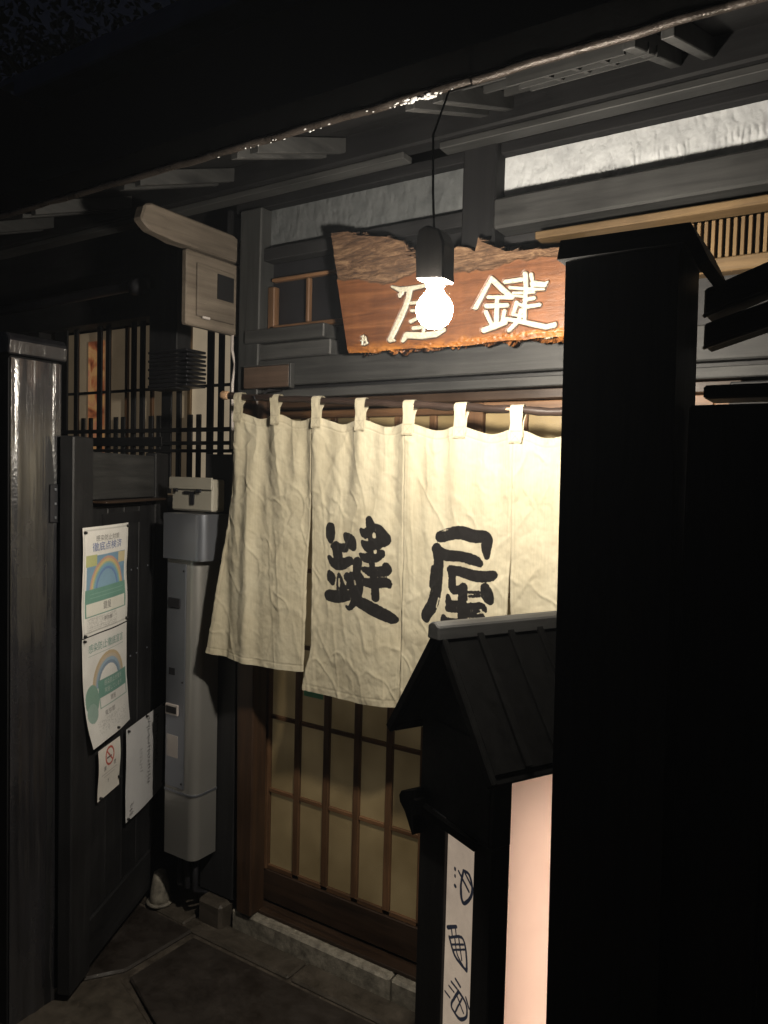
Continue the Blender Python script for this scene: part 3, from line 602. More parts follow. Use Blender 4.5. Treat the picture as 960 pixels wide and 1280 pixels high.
# ---- low eave: rafter pairs, sheathing, gutter lip
def slope_z(y): return 2.492+.365*(y-1.52)
def rafter(x, w, y0=1.515, y1=1.903, h=.045, mat='greyY', dz=0):
    return prism('rafter', [(y0, slope_z(y0)+dz), (y1, slope_z(y1)+dz), (y1, slope_z(y1)+h+dz), (y0, slope_z(y0)+h+dz)], 'YZ', x-w/2, x+w/2, mat, H, bev=.002)
for x in (-3.40, -2.90, -2.42, -1.90, -1.44, -.895, -.40, .10, .60):
    rafter(x-.036, .026); rafter(x+.036, .026)
    if x < -1.4: rafter(x, .044, 1.56, 1.88, .030, 'greyY', .010)
prism('roof_boarding', [(1.50, slope_z(1.50)+.048), (2.6, slope_z(2.6)+.048), (2.6, slope_z(2.6)+.075), (1.50, slope_z(1.50)+.075)], 'YZ', -4.3, 1.3, 'sootX', H, 'dark sloping boards of the low eave')
for y in (1.60, 1.72, 1.84):
    prism('batten', [(y, slope_z(y)+.030), (y+.018, slope_z(y+.018)+.030), (y+.018, slope_z(y+.018)+.0475), (y, slope_z(y)+.0475)], 'YZ', -.853, -.445, 'greyX', H)
# framed skylight panel in the soffit
fr = prism('soffit_frame', [(1.530, slope_z(1.53)-.004), (1.545, slope_z(1.545)-.004), (1.545, slope_z(1.545)+.02), (1.530, slope_z(1.53)+.02)], 'YZ', -.70, -.45, 'greyX', H, 'framed soffit panel')
for y in (1.60, 1.665):
    prism('frame_bar', [(y, slope_z(y)-.004), (y+.013, slope_z(y+.013)-.004), (y+.013, slope_z(y+.013)+.02), (y, slope_z(y)+.02)], 'YZ', -.70, -.42, 'greyX', fr)
for x in (-.63, -.57, -.51):
    prism('frame_bar', [(1.546, slope_z(1.546)), (1.664, slope_z(1.664)), (1.664, slope_z(1.664)+.012), (1.546, slope_z(1.546)+.012)], 'YZ', x, x+.010, 'greyY', fr)
# fascia + gutter lip
prism('fascia', [(1.488, 2.515), (1.499, 2.515), (1.499, 2.575), (1.488, 2.575)], 'YZ', -4.3, 1.3, 'shadeboard', H)
gut = bmesh.new(); pts = [(-4.3+5.6*i/140, 1.492+.0015*math.sin(i*1.7), 2.504+.0012*math.sin(i*.9)) for i in range(141)]
tube_bm(gut, pts, [.0085+.0015*random.random() for _ in pts], 10)
obj('gutter_lip', gut, 'metal_edge', H, 'wet glinting lip of the eave', smooth=True)
bm = bmesh.new()
for k in range(52):
    x = random.gauss(-.89, .055) if k % 2 else random.uniform(-1.62, -.76)
    r = random.uniform(.0030, .0058) if k % 2 else random.uniform(.0015, .0028)
    mtx = Matrix.Translation((x, 1.488+random.uniform(-.004, .006), 2.4965+random.uniform(-.004, .003)))@Matrix.Diagonal((random.uniform(1, 2.6), .8, random.uniform(.6, 1.1), 1))
    bmesh.ops.create_icosphere(bm, subdivisions=1, radius=r, matrix=mtx)
dr_ = obj('rain_drops', bm, 'drop', H, smooth=True); dr_['kind'] = 'stuff'
# bracket beam above the meter box
prism('bracket_beam', [(1.585, 2.43), (1.60, 2.478), (1.625, 2.490), (1.99, 2.490), (2.03, 2.475), (2.03, 2.40), (1.72, 2.395), (1.62, 2.405)], 'YZ', -1.975, -1.933, 'box_paint', H, 'beige rounded bracket beam', bev=.006)
box('side_post', (-2.01, -1.948), (2.031, 2.12), (2.30, 2.60), 'blackZ', H)
# upper storey
box('upper_wall', (-4.2, 3.0), (2.61, 2.8), (2.7, 3.68), 'darkwall', H, 0)
box('upper_eave', (-4.1, 3.0), (2.48, 2.86), (3.70, 3.80), 'bluemetal', H, .01, 'dark blue metal edge of the upper roof')
prism('upper_roof', [(2.5, 3.801), (4.6, 4.45), (4.6, 4.50), (2.5, 3.83)], 'YZ', -4.3, 3.0, 'bluemetal', H)
box('side_wall', (-4.2, -4.05), (2.31, 6.0), (0, 3.69), 'darkwall', H, 0)
tube('gutter_pipe', [(-3.85, 2.02, 2.372), (-3.0, 2.01, 2.376), (-2.45, 2.0, 2.380), (-2.38, 2.0, 2.375)], .022, 'iron', H, label='dark pipe running under the left eave')
tube('pipe_cup', [(-2.44, 1.97, 2.36), (-2.39, 1.965, 2.358)], [.030, .034], 'iron', H)

# ================================================================== SIGNBOARD
sg = thing('shop_signboard', 'rough edged brown timber signboard with pale carved characters above the lintel', 'sign', (-1.07, 1.93, 2.03))
nx, nz = 410, 210
U, V = np.meshgrid(np.linspace(0, 1, nx), np.linspace(0, 1, nz))
xb = -1.377+U*(1.377-.690)
xt = -1.458+U*(1.458-.690)
tx = np.array([p[0] for p in SIGN_TOP]); tz = np.array([p[1] for p in SIGN_TOP])
order = np.argsort(tx); 
X0 = xb*(1-V)+xt*V
ztop = np.interp(X0, tx[order], tz[order])+.003*(fbm(X0*60, X0*0+3.3, 5, 4)-.5)+.0012*(vnoise(X0*220, X0*0, 6)-.5)
zbot = np.interp(X0, [p[0] for p in SIGN_BOTTOM], [p[1] for p in SIGN_BOTTOM])+.005*(fbm(X0*45, X0*0+9, 12, 4)-.5)
Z0 = zbot+(ztop-zbot)*V
bark = Z0-(np.interp(X0, [p[0] for p in SIGN_BARK], [p[1] for p in SIGN_BARK])+.010*(fbm(X0*25, X0*0+1, 21, 4)-.5))
bark = bark+.012*(fbm(X0*40, Z0*110, 33, 3)-.5)
ink = stroke_dist(X0, Z0, SIGN_KEY+SIGN_YA+SIGN_SEAL)
raise_ = .0045*np.clip(-ink/.0016+.3, 0, 1)-.0035*np.clip(1-np.abs(ink-.0022)/.0022, 0, 1)
bm_ = np.clip(bark/.006, 0, 1)
Yd = 1.918+.004*(fbm(X0*6, Z0*6, 2)-.5)-raise_+bm_*(.008*(ridged(X0*14, Z0*60, 44, 4)-.45)+.004)
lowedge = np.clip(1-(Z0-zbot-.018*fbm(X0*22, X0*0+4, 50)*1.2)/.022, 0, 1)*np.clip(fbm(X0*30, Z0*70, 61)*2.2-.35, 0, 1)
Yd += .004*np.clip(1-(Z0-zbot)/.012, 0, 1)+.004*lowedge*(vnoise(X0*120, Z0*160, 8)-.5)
me = grid_mesh('board', X0, Yd, Z0, {'ink': ink, 'bark': bark, 'lowedge': lowedge})
bd = link_mesh('board', me, 'board', sg)
mod = bd.modifiers.new('thick', 'SOLIDIFY'); mod.thickness = .038; mod.offset = 1
# which way the grid faces decides the side; normal is checked and corrected below
nrm = me.polygons[len(me.polygons)//2].normal
mod.offset = 1 if nrm.y > 0 else -1

# ================================================================== LAMP
lamp = thing('hanging_lamp', 'bare round glowing bulb under a dark bracket in front of the signboard', 'lamp', (-.730, 1.30, 1.97))
LX, LY, LZ = -0.730, 1.30, 1.976
lathe('bulb', [(.002, LZ-.036), (.014, LZ-.0335), (.025, LZ-.026), (.033, LZ-.014), (.036, LZ), (.034, LZ+.012), (.027, LZ+.024), (.018, LZ+.034), (.0145, LZ+.042)], LX, LY, 'bulb', lamp, 40)
lathe('socket', [(.0145, LZ+.0425), (.019, LZ+.045), (.019, LZ+.066), (.022, LZ+.068), (.022, LZ+.076)], LX, LY, 'socket', lamp, 20)
prism('bracket', BRACKET, 'XZ', LY-.024, LY+.024, 'bracketwood', lamp, bev=.004)
tube('cord', [(LX-.005, LY, 2.120), (LX-.012, LY+.003, 2.20), (LX-.022, LY+.015, 2.32), (LX-.026, LY+.08, 2.43), (LX-.032, 1.53, 2.515)], .0024, 'sootZ', lamp, 8)

# ================================================================== NOREN
def zrod(x): return 1.912-(x+1.844)*.0716
rod = thing('curtain_rod', 'dark varnished branch rod carrying the cream shop curtain', 'rod', (-1.2, 1.88, 1.87))
pts = [(-1.848+1.50*i/50, 1.88+.002*math.sin(i*.7), zrod(-1.848+1.50*i/50)+.0016*math.sin(i*1.3)) for i in range(51)]
tube('branch', pts, [.0105+.0014*math.sin(i*2.1)+.0008*math.cos(i*5.3) for i in range(51)], 'bamboo', rod)
tube('cut_end', [(-1.876, 1.878, 1.916), (-1.866, 1.8795, 1.9155), (-1.850, 1.88, 1.914), (-1.838, 1.88, 1.913)], [.009, .015, .015, .012], 'pale_end', rod)
tube('peeled_patch', [(-.845, 1.874, zrod(-.845)+.001), (-.83, 1.8725, zrod(-.83)), (-.80, 1.8728, zrod(-.80)+.001), (-.78, 1.875, zrod(-.78)+.002)], [.003, .0055, .005, .002], 'pale_end', rod)
for x in (-1.71, -.42):
    tube('hook', [(x, 2.0, zrod(x)+.035), (x, 1.93, zrod(x)+.03), (x, 1.885, zrod(x)-.006), (x, 1.868, zrod(x)-.012), (x, 1.862, zrod(x)+.004)], .003, 'iron', rod, 8)
nor = thing('shop_curtain', 'cream linen shop curtain with black brushed characters hanging in the doorway', 'curtain', (-1.2, 1.88, .95))
TAB0, TABP = -1.790, .1655
SEAMS = [-1.806, -1.484, -1.141, -.806, -.470]
def top_z(x): return zrod(x)-.050-.017*np.sin(np.pi*(x-TAB0)/TABP)**2-.003*vnoise(x*30, x*0, 2)
SLIT = {1: 1.640, 2: 1.50, 3: 1.50}
def sm(t): t = np.clip(t, 0, 1); return t*t*(3-2*t)
def cloth_disp(X, Z, vz):
    pleat = -.0080*np.exp(-vz/.22)*np.cos(2*np.pi*(X-TAB0)/TABP)
    pl2 = -.0045*np.exp(-((vz-.12)/.16)**2)*np.cos(4*np.pi*(X-TAB0)/TABP+.6)
    fold = .026*sm(vz/.35)*(fbm(X*8.5+.5*Z, Z*.9, 4, 2)-.38)
    left = np.clip((-1.484-X)/.25, 0, 1)
    fold += left*sm(vz/.25)*(.009*np.sin((X+1.80)*2*np.pi/(.135+.02*Z)+1.6*Z)+.003*np.sin((X+1.8)*2*np.pi/.067+3*Z))
    w = .0042*(ridged(X*9+Z*3.2, Z*5.5-X*3.0, 14, 4)-.47)
    w += .0034*(ridged(X*7-Z*5.5, Z*6+X*4.0, 71, 4)-.47)
    w *= .8+1.5*vnoise(X*5, Z*4, 91)
    def crease(u, v, seed, wd, amp):
        nn = vnoise(u, v, seed)*.7+.3*vnoise(u*2.3, v*2.3, seed+5); return -amp*np.exp(-((nn-.5)/wd)**2)
    w = w+crease(X*9+Z*5, Z*4-X*5, 101, .035, .0017)+crease(X*8-Z*6, Z*4+X*6, 202, .03, .0015)+crease(X*16+Z*1.5, Z*2.2, 303, .05, .0016)+crease(X*22-Z*12, Z*14+X*8, 404, .05, .0005)
    fine = .0024*(ridged(X*30+Z*18, Z*26-X*10, 23, 3)-.45)
    return pleat+pl2+fold+w+fine
def cloth_panel(i, zbl, zbr, ink_set, gap_set):
    xs0, xs1 = SEAMS[i], SEAMS[i+1]; nx = 124; nz = 320
    U, V = np.meshgrid(np.linspace(0, 1, nx), np.linspace(0, 1, nz))
    Xn = xs0+(xs1-xs0)*U
    zt = top_z(Xn); zb = zbl+(zbr-zbl)*U-.008*np.sin(np.pi*U)+.003*(vnoise(Xn*25, Xn*0, i)-.5)
    Z = zt+(zb-zt)*V; vz = zt-Z
    sl = SLIT.get(i, 9) if i else 9; sr = SLIT.get(i+1, 1.5)
    gl = sm((sl-Z)/.35) if i else 0*Z; gr = sm((sr-Z)/.35)
    amtL = {0: 0, 1: .017, 2: .004, 3: .004}[i]; amtR = {0: .020, 1: .005, 2: .004, 3: 0}[i]
    X = Xn+gl*amtL*(1-U)**2-gr*amtR*U**2
    if i == 0: X = X-.078*V**1.25*(1-U)**1.3
    if i == 1: X = X-.026*sm((1.12-Z)/.15)*(1-U)**3
    Y = 1.882+cloth_disp(X, Z, vz)
    Y += gl*(1-U)**3*{0: 0, 1: -.016, 2: -.010, 3: .006}[i]+gr*U**3*{0: .014, 1: .008, 2: -.008, 3: 0}[i]
    if i == 0: Y -= .035*V**1.5*(1-U)
    if i == 0: Y -= .010*V
    # hems
    seam = np.zeros_like(X)
    edge = np.minimum(U, 1-U)*(xs1-xs0)
    Y += .0012*np.clip(1-np.abs(vz-.024)/.003, 0, 1)+.0012*np.clip(1-np.abs((Z-zb)-.020)/.003, 0, 1)+.0010*np.clip(1-np.abs(edge-.010)/.003, 0, 1)
    Y += .0025*np.clip(1-edge/.0035, 0, 1)
    seam = np.maximum(seam, .45*np.clip(1-np.abs(vz-.024)/.0016, 0, 1))
    seam = np.maximum(seam, .45*np.clip(1-np.abs((Z-zb)-.020)/.0016, 0, 1))
    seam = np.maximum(seam, .45*np.clip(1-np.abs(edge-.010)/.0016, 0, 1))
    seam = np.maximum(seam, .35*np.clip(1-edge/.003, 0, 1))
    ink = np.full(X.shape, 1.0)
    if ink_set is not None:
        ink = stroke_dist(X, Z, ink_set)
        if gap_set: ink = np.maximum(ink, -stroke_dist(X, Z, gap_set)+.002)
    me = grid_mesh('cloth_panel', X, Y, Z, {'ink': ink, 'seam': seam})
    return link_mesh('cloth_panel', me, 'cloth', nor, ['left cloth panel flaring outward', 'panel with the first black character', 'panel with the second black character', 'right cloth panel'][i])
cloth_panel(0, 1.040, 1.024, None, None)
cloth_panel(1, .972, .972, [[(x, z, r*1.02) for x, z, r in s] for s in smooth_strokes(NOREN_KEY)], [[(x, z, r*1.5) for x, z, r in s] for s in NOREN_KEY_GAPS])
cloth_panel(2, .944, .950, smooth_strokes(NOREN_YA), NOREN_YA_GAPS)
cloth_panel(3, .950, .960, None, None)
for k in range(9):
    xc = TAB0+TABP*k; w = .037; n1, n2 = 26, 70
    hem = float(top_z(np.array(xc))); zr = zrod(xc); rr = .0138
    path = []
    yh = 1.882-.0095-.003
    path += [(yh-.001, hem-.034), (yh-.0012, hem-.02), (yh-.001, hem)]
    path += [(1.88-rr-.0005, zr-.006)]
    path += [(1.88+rr*math.cos(a), zr+rr*math.sin(a)) for a in [math.pi-math.pi*q/8 for q in range(8)]]
    path += [(1.88+rr-.005, zr-.012), (yh+.006, zr-.030), (yh+.004, hem), (yh+.003, hem-.02)]
    P = np.array(path); L = np.concatenate([[0], np.cumsum(np.hypot(*np.diff(P, axis=0).T))])
    tt = np.linspace(0, L[-1], n2); py = np.interp(tt, L, P[:, 0]); pz = np.interp(tt, L, P[:, 1])
    A, T = np.meshgrid(np.linspace(-.5, .5, n1), tt)
    PY = np.interp(T, tt, py); PZ = np.interp(T, tt, pz)
    wob = .0018*(vnoise(A*4+k*7, T*60, k)-.5)
    lean = (random.random()-.5)*.008
    XX = xc+A*w*(1-.10*np.exp(-((T-.055)/.02)**2))+lean*np.clip(T/.06, 0, 1)
    a_ = A*w; t_ = T
    inb = (t_ < .034)
    ln = np.minimum.reduce([np.abs(np.abs(a_)-(w/2-.004)), np.abs(t_-.003), np.abs(t_-.030), np.abs(a_-(t_-.0165)*.95)*.75, np.abs(a_+(t_-.0165)*.95)*.75])
    stc = np.where(inb & (np.abs(a_) < w/2-.003), .75*np.clip(1-ln/.0012, 0, 1), 0)
    me = grid_mesh('hanging_tab', XX, PY+wob, PZ, {'ink': np.full(XX.shape, 1.0), 'seam': stc})
    link_mesh('hanging_tab', me, 'cloth', nor)

# ================================================================== small things on the facade
pq = thing('name_plaque', 'small plain brown plaque with a pale right edge on the left end of the lintel', 'plaque', (-1.75, 1.975, 1.93))
box('panel', (-1.853, -1.648), (1.962, 1.980), (1.945, 2.018), 'plaque', pq, .003)
box('edge_strip', (-1.647, -1.640), (1.960, 1.982), (1.941, 2.022), 'greyZ', pq, .001)
box('edge_strip', (-1.853, -1.648), (1.960, 1.982), (2.0185, 2.023), 'greyX', pq, .001)

mb = thing('meter_box', 'beige painted box with a small black window beneath the bracket beam', 'meter box', (-1.97, 1.9, 2.14))
box('case', (-1.962, -1.936), (1.775, 2.028), (2.142, 2.390), 'box_paint', mb, .005)
box('door', (-1.9355, -1.927), (1.815, 1.992), (2.176, 2.352), 'box_paint', mb, .002)
box('black_window', (-1.9265, -1.923), (1.905, 1.982), (2.250, 2.335), 'black_hole', mb, 0)
box('latch', (-1.9265, -1.918), (1.835, 1.868), (2.170, 2.178), 'socket', mb, .002)

tube('cable', [(-1.945, 2.0, 2.145), (-1.95, 2.005, 2.09), (-1.938, 2.01, 2.04), (-1.95, 2.01, 1.97), (-1.945, 2.01, 1.74)], .006, 'socket', mb, 8)
hv = thing('finned_box', 'black ribbed finned box hanging against the lattice window', 'fitting', (-2.32, 2.1, 1.98))
for k in range(9):
    z = 1.982+k*.0165
    box('fin', (-2.440+.006*(k % 2), -2.215-.004*((k+1) % 2)), (2.04, 2.14), (z, z+.0095), 'iron', hv, .002)
box('core', (-2.452, -2.292), (2.055, 2.13), (1.975, 2.60), 'blackZ', hv)

cb = thing('cream_switch_box', 'cream plastic box with a notched cover on top of the gas heater', 'box', (-2.1, 1.95, 1.51))
box('case', (-2.175, -1.965), (1.935, 1.998), (1.512, 1.628), 'cream_plastic', cb, .006)
box('cover', (-2.180, -1.960), (1.925, 1.934), (1.590, 1.634), 'cream_plastic', cb, .004)
for x in (-2.14, -2.02): box('catch', (x-.012, x+.012), (1.918, 1.9245), (1.580, 1.593), 'iron', cb, .002)
box('label_mark', (-2.105, -2.055), (1.9285, 1.9345), (1.573, 1.584), 'iron', cb, 0)
box('label_mark', (-2.071, -2.055), (1.9285, 1.9345), (1.535, 1.5725), 'iron', cb, 0)

ht = thing('gas_water_heater', 'tall grey steel gas water heater standing behind the open gate door', 'water heater', (-2.1, 1.94, .24))
def rounded_box(name, x0, x1, y0, y1, z0, z1, r, mat, parent, label=None):
    pts = [(x0, y1), (x0, y0)]
    for k in range(13):
        a = -math.pi/2+math.pi/2*k/12; pts.append((x1-r+r*math.cos(a), y0+r+r*math.sin(a)))
    pts.append((x1, y1))
    bm = bmesh.new()
    A = [bm.verts.new((x, y, z0)) for x, y in pts]; B = [bm.verts.new((x, y, z1)) for x, y in pts]
    bm.faces.new(A[::-1]); bm.faces.new(B)
    for i in range(len(pts)): bm.faces.new((A[i], A[(i+1) % len(pts)], B[(i+1) % len(pts)], B[i]))
    o = obj(name, bm, mat, parent, label)
    return o
rounded_box('casing', -2.135, -1.985, 1.885, 1.995, .255, 1.338, .034, 'steel_side', ht)
rounded_box('top_cover', -2.140, -1.945, 1.868, 1.999, 1.342, 1.505, .034, 'steel', ht)
rounded_box('bottom_band', -2.137, -1.982, 1.882, 1.996, .49, .497, .034, 'steel', ht)
box('front_plate', (-2.130, -2.035), (1.880, 1.8845), (.51, 1.325), 'steel', ht, .002)
box('exhaust_port', (-2.125, -2.060), (1.872, 1.8795), (.775, .815), 'socket', ht, .003)
box('exhaust_slot', (-2.118, -2.067), (1.870, 1.8735), (.783, .807), 'black_hole', ht, 0)
box('cover_flap', (-2.12, -2.06), (1.874, 1.8795), (1.165, 1.20), 'iron', ht, .002)
box('data_label', (-2.122, -2.065), (1.8785, 1.8798), (.62, .70), 'socket', ht, 0)
box('data_label', (-2.115, -2.085), (1.8785, 1.8798), (.92, .945), 'iron', ht, 0)
for z in (.53, 1.30, .90): box('screw', (-2.048, -2.041), (1.877, 1.8798), (z-.0035, z+.0035), 'iron', ht, .001)
for x in (-2.11, -2.07, -2.03): tube('pipe', [(x, 1.94, .256), (x, 1.94, .12), (x, 2.03, .06), (x, 2.1, .05)], .011, 'iron', ht, 10)
bag = thing('pipe_cover', 'small grey cone shaped cover on the ground below the gas heater', 'pipe cover', (-2.24, 2.05, 0))
lathe('cone', [(.042, 0.0), (.038, .03), (.030, .085), (.024, .115), (.010, .125)], -2.235, 1.955, 'sill_stone', bag, 20)
lathe('base', [(.050, -.002), (.050, .008), (.044, .009)], -2.235, 1.955, 'sill_stone', bag, 20)

# ================================================================== GATE
gp = thing('gate_post', 'wet black gate post with a glistening cap at the left edge', 'post', (-2.155, 1.33, 0), group='black gate posts')
box('shaft', (-2.242, -2.073), (1.247, 1.412), (-.01, 1.972), 'blackZ', gp, .008)
prism('cap', [(-2.252, 1.974), (-2.062, 1.974), (-2.058, 2.016), (-2.075, 2.036), (-2.24, 2.036), (-2.256, 2.016)], 'XZ', 1.236, 1.422, 'wetblack', gp, bev=.004)
fy, fz = np.meshgrid(np.linspace(1.250, 1.409, 170), np.linspace(1.965, .0, 800))
def wet_slope(y, z):
    wob = .010*(vnoise(z*5, z*0, 31)-.5)
    s = .42*np.exp(-((y+wob-1.262)/.010)**2)+.24*np.exp(-((y+wob*.6-1.318)/.012)**2)+.38*np.exp(-((y-wob-1.388)/.009)**2)-.06
    return s*(.55+.9*vnoise(y*0+3, z*9, 12))
dy_ = fy[0, 1]-fy[0, 0]
prof = np.cumsum(wet_slope(fy, fz), axis=1)*dy_; prof -= prof[:, -1:]*np.linspace(0, 1, 170)[None, :]
prof += .00055*(vnoise(fy*330, fz*200, 41)-.5)*np.exp(-((fy-1.262)/.014)**2)+.00055*(vnoise(fy*330, fz*200, 43)-.5)*np.exp(-((fy-1.390)/.012)**2)
fx = -2.0715+prof*.8+.0016*(fbm(fy*75, fz*1.1, 3, 3)-.5)+.0022*(fbm(fy*38, fz*.8, 13, 2)-.5)+.0007*(vnoise(fy*60, fz*16, 7)-.5)
link_mesh('wet_board', grid_mesh('wet_board', fx, fy, fz), 'wetblack', gp, 'rain-wet board with glistening streaks')
box('hinge_plate', (-2.0715, -2.066), (1.370, 1.405), (1.49, 1.605), 'iron', gp, .002)
for z in (1.505, 1.547, 1.59): box('screw', (-2.0655, -2.063), (1.383, 1.391), (z-.004, z+.004), 'steel', gp, .001)
gp2 = thing('gate_post', 'broad black gate post in the right foreground beside the lantern', 'post', (-.35, 1.33, 0), group='black gate posts')
prism('shaft', [(-.432, -.01), (-.245, -.01), (-.270, 2.02), (-.452, 2.02)], 'XZ', 1.25, 1.41, 'blackZ', gp2)
prism('cap', [(-.462, 2.021), (-.258, 2.021), (-.238, 1.980), (-.222, 1.988), (-.252, 2.050), (-.457, 2.052)], 'XZ', 1.235, 1.425, 'sootX', gp2)

ang = math.atan2(.8966, -.4428)
LEAF0 = Vector((-2.013, 1.412, 0))
gl_ = thing('gate_door', 'open black wooden gate door with notices pinned to it', 'gate', LEAF0, ang)
box('hinge_stile', (0, .122), (0, .045), (.025, 1.752), 'blackZ', gl_, .004)
box('stile', (.605, .722), (.002, .045), (.035, 1.722), 'blackZ', gl_, .004)
for k in range(4):
    a = .1235+k*.120; box('board', (a, a+.117), (.012, .034), (.195, 1.530), 'blackZ', gl_, .003)
box('top_board', (.1235, .604), (.008, .036), (1.556, 1.709), 'greyX', gl_, .003)
box('bottom_rail', (.1235, .604), (.004, .04), (.040, .1935), 'blackX', gl_, .004)
prism('ledge', [(.130, 1.545), (.600, 1.545), (.600, 1.553), (.130, 1.553)], 'XZ', -.040, .012, 'dampbrown', gl_, bev=.002)
box('letter_slot', (.20, .48), (.0085, .0125), (1.468, 1.508), 'black_hole', gl_, 0)
for z in (1.30, .99):
    for s_ in (.42, .47, .56): box('nail', (s_-.003, s_+.003), (.009, .0125), (z-.003, z+.003), 'steel', gl_, .001)

def leaf_pt(s_, z, off=0):
    return LEAF0+Vector((-.4428, .8966, 0))*s_+Vector((.8966, .4428, 0))*off+Vector((0, 0, z))
def sheet(name, label, cat, s0, s1, z1, z0, shift, curl, paint, group=None, res=(150, 200)):
    sc, zc = (s0+s1)/2, (z0+z1)/2; w, h = s1-s0, z1-z0
    t = thing(name, label, cat, leaf_pt(sc, zc), ang, group)
    def mp(a, b, off=0):
        x = (a-.5)*w+shift*b**2.2; y = -.0035-curl(a, b)-off; z = (.5-b)*h
        return x, y, z
    A, B = np.meshgrid(np.linspace(0, 1, res[0]), np.linspace(0, 1, res[1]))
    x, y, z = mp(A, B)
    col = paint(A, B)
    me = grid_mesh('paper', x, y, z, colors={'print': col}); link_mesh('paper', me, 'print', t)
    def text(s, a, b, size, mat, stretch=1.0, slant=0):
        me = text_mesh(s, size*h)
        n = len(me.vertices); co = np.zeros(n*3, np.float32); me.vertices.foreach_get('co', co); co = co.reshape(-1, 3)
        aa = a+co[:, 0]*stretch/w; bb = b-co[:, 1]/h-slant*(aa-.5)
        X, Y, Z = mp(aa, np.clip(bb, 0, 1), .0009)
        me.vertices.foreach_set('co', np.stack([X, Y, Z], 1).astype(np.float32).ravel()); me.update()
        link_mesh('lettering', me, mat, t)
    def pin(a, b):
        x, y, z = mp(np.array(a), np.array(b), 0); x, y, z = float(x), float(y), float(z)
        tube('pin', [(x, y-.001, z), (x, y-.009, z)], [.005, .004], 'screw', t, 8)
    return t, text, pin
C = lambda r, g, b: np.array([r, g, b])
def base(A, tone=(.80, .785, .75)): return np.ones(A.shape+(3,))*np.array(tone)
def rect(img, A, B, a0, a1, b0, b1, col, al=1.0):
    m = ((A >= a0) & (A <= a1) & (B >= b0) & (B <= b1))[..., None]*al
    img[:] = img*(1-m)+m*np.array(col)
def rainbow(img, A, B, ca, cb, ra, rb, bands, clipb):
    r = np.hypot((A-ca)/ra, (B-cb)/rb)
    for r0, r1, col in bands:
        m = ((r >= r0) & (r < r1) & (B <= clipb))[..., None]*.9; img[:] = img*(1-m)+m*np.array(col)
def paint1(A, B):
    g = base(A); rect(g, A, B, .08, .93, .27, .62, (.22, .36, .50)); rect(g, A, B, .06, .27, .26, .365, (.50, .52, .25)); rect(g, A, B, .77, .93, .275, .38, (.62, .54, .34))
    rainbow(g, A, B, .51, .60, .36, .30, [(0, .62, (.26, .42, .56)), (.62, .70, (.16, .26, .50)), (.70, .80, (.22, .40, .55)), (.80, .86, (.35, .50, .36)), (.86, .95, (.68, .52, .22)), (.95, 1.03, (.62, .36, .26))], .60)
    rect(g, A, B, .06, .94, .575, .70, (.17, .34, .28)); rect(g, A, B, .06, .94, .70, .83, (.17, .34, .28)); rect(g, A, B, .085, .915, .705, .822, (.78, .77, .70))
    for b in (.62, .655): rect(g, A, B, .15, .88, b, b+.004, (.30, .46, .40))
    for b in (.85, .925, .945, .965): rect(g, A, B, .12, .70, b, b+.006, (.44, .43, .42), .8*0+.5)
    g[(B > .84) & (B < .97) & (vnoise(A*90, B*200, 4) > .62) & (A < .72) & (A > .1)] *= .72
    g *= (1-.10*vnoise(A*6, B*9, 5))[..., None]
    e = np.minimum(np.minimum(A, 1-A), np.minimum(B, 1-B)*.9)
    rr = (np.abs(e-.028) < .006)[..., None]*.25; return g*(1-rr)
def paint2(A, B):
    g = base(A, (.74, .73, .71))
    rainbow(g, A, B, .54, .50, .36, .31, [(.60, .70, (.16, .24, .34)), (.70, .80, (.26, .38, .50)), (.80, .90, (.50, .42, .32)), (.90, 1.0, (.50, .38, .22))], .50)
    t = ((A-.16)/.14)**2+((B-.58)/.14)**2 < 1; t2 = ((A-.14)/.11)**2+((B-.70)/.09)**2 < 1
    g[t] = (.22, .36, .30); g[t2] = (.30, .42, .38)
    rect(g, A, B, .30, .96, .435, .60, (.17, .33, .28)); rect(g, A, B, .30, .96, .60, .70, (.30, .42, .38)); rect(g, A, B, .32, .945, .602, .690, (.74, .73, .71))
    rect(g, A, B, .12, .9, .175, .179, (.34, .42, .40))
    g[(B > .80) & (B < .93) & (vnoise(A*90, B*130, 4) > .66) & (A < .9) & (A > .2)] *= .75
    return g*(1-.12*vnoise(A*5, B*7, 9))[..., None]
curl1 = lambda a, b: .004*(np.sin(a*3.1))+.003*np.sin(b*6+a*2)*(1-b)+.004*vnoise(a*3, b*4, 3)
curl2 = lambda a, b: .005*np.sin(a*3.1)+.022*b**3*(1-a)+.004*vnoise(a*3, b*4, 8)
t, text, pin = sheet('poster', 'upper rainbow poster with blue heading on the gate door', 'poster', .044, .352, 1.473, 1.130, .004, curl1, paint1, 'rainbow notices on the gate door')
text('感染防止対策', .50, .115, .060, 'ink_grey', 1.3); text('徹底点検済', .50, .195, .088, 'ink_blue', 1.35)
text('鍵屋', .50, .762, .085, 'ink_grey', .9); text('東京都', .52, .885, .045, 'ink_grey', 1.2)
for a, b in ((.03, .045), (.965, .03), (.03, .985), (.97, .965)): pin(a, b)
t, text, pin = sheet('poster', 'lower rainbow poster with a green banner curling off the gate door', 'poster', .047, .352, 1.126, .772, .034, curl2, paint2, 'rainbow notices on the gate door')
text('感染防止徹底宣言', .50, .115, .085, 'ink_green', .98); text('感染防止対策を', .63, .482, .055, 'ink_pale', .95); text('実施しています', .63, .552, .055, 'ink_pale', .95)
text('鍵屋', .60, .647, .055, 'ink_grey'); text('東京都', .50, .765, .055, 'ink_grey', 1.3)
for a, b in ((.03, .02), (.60, .965)): pin(a, b)
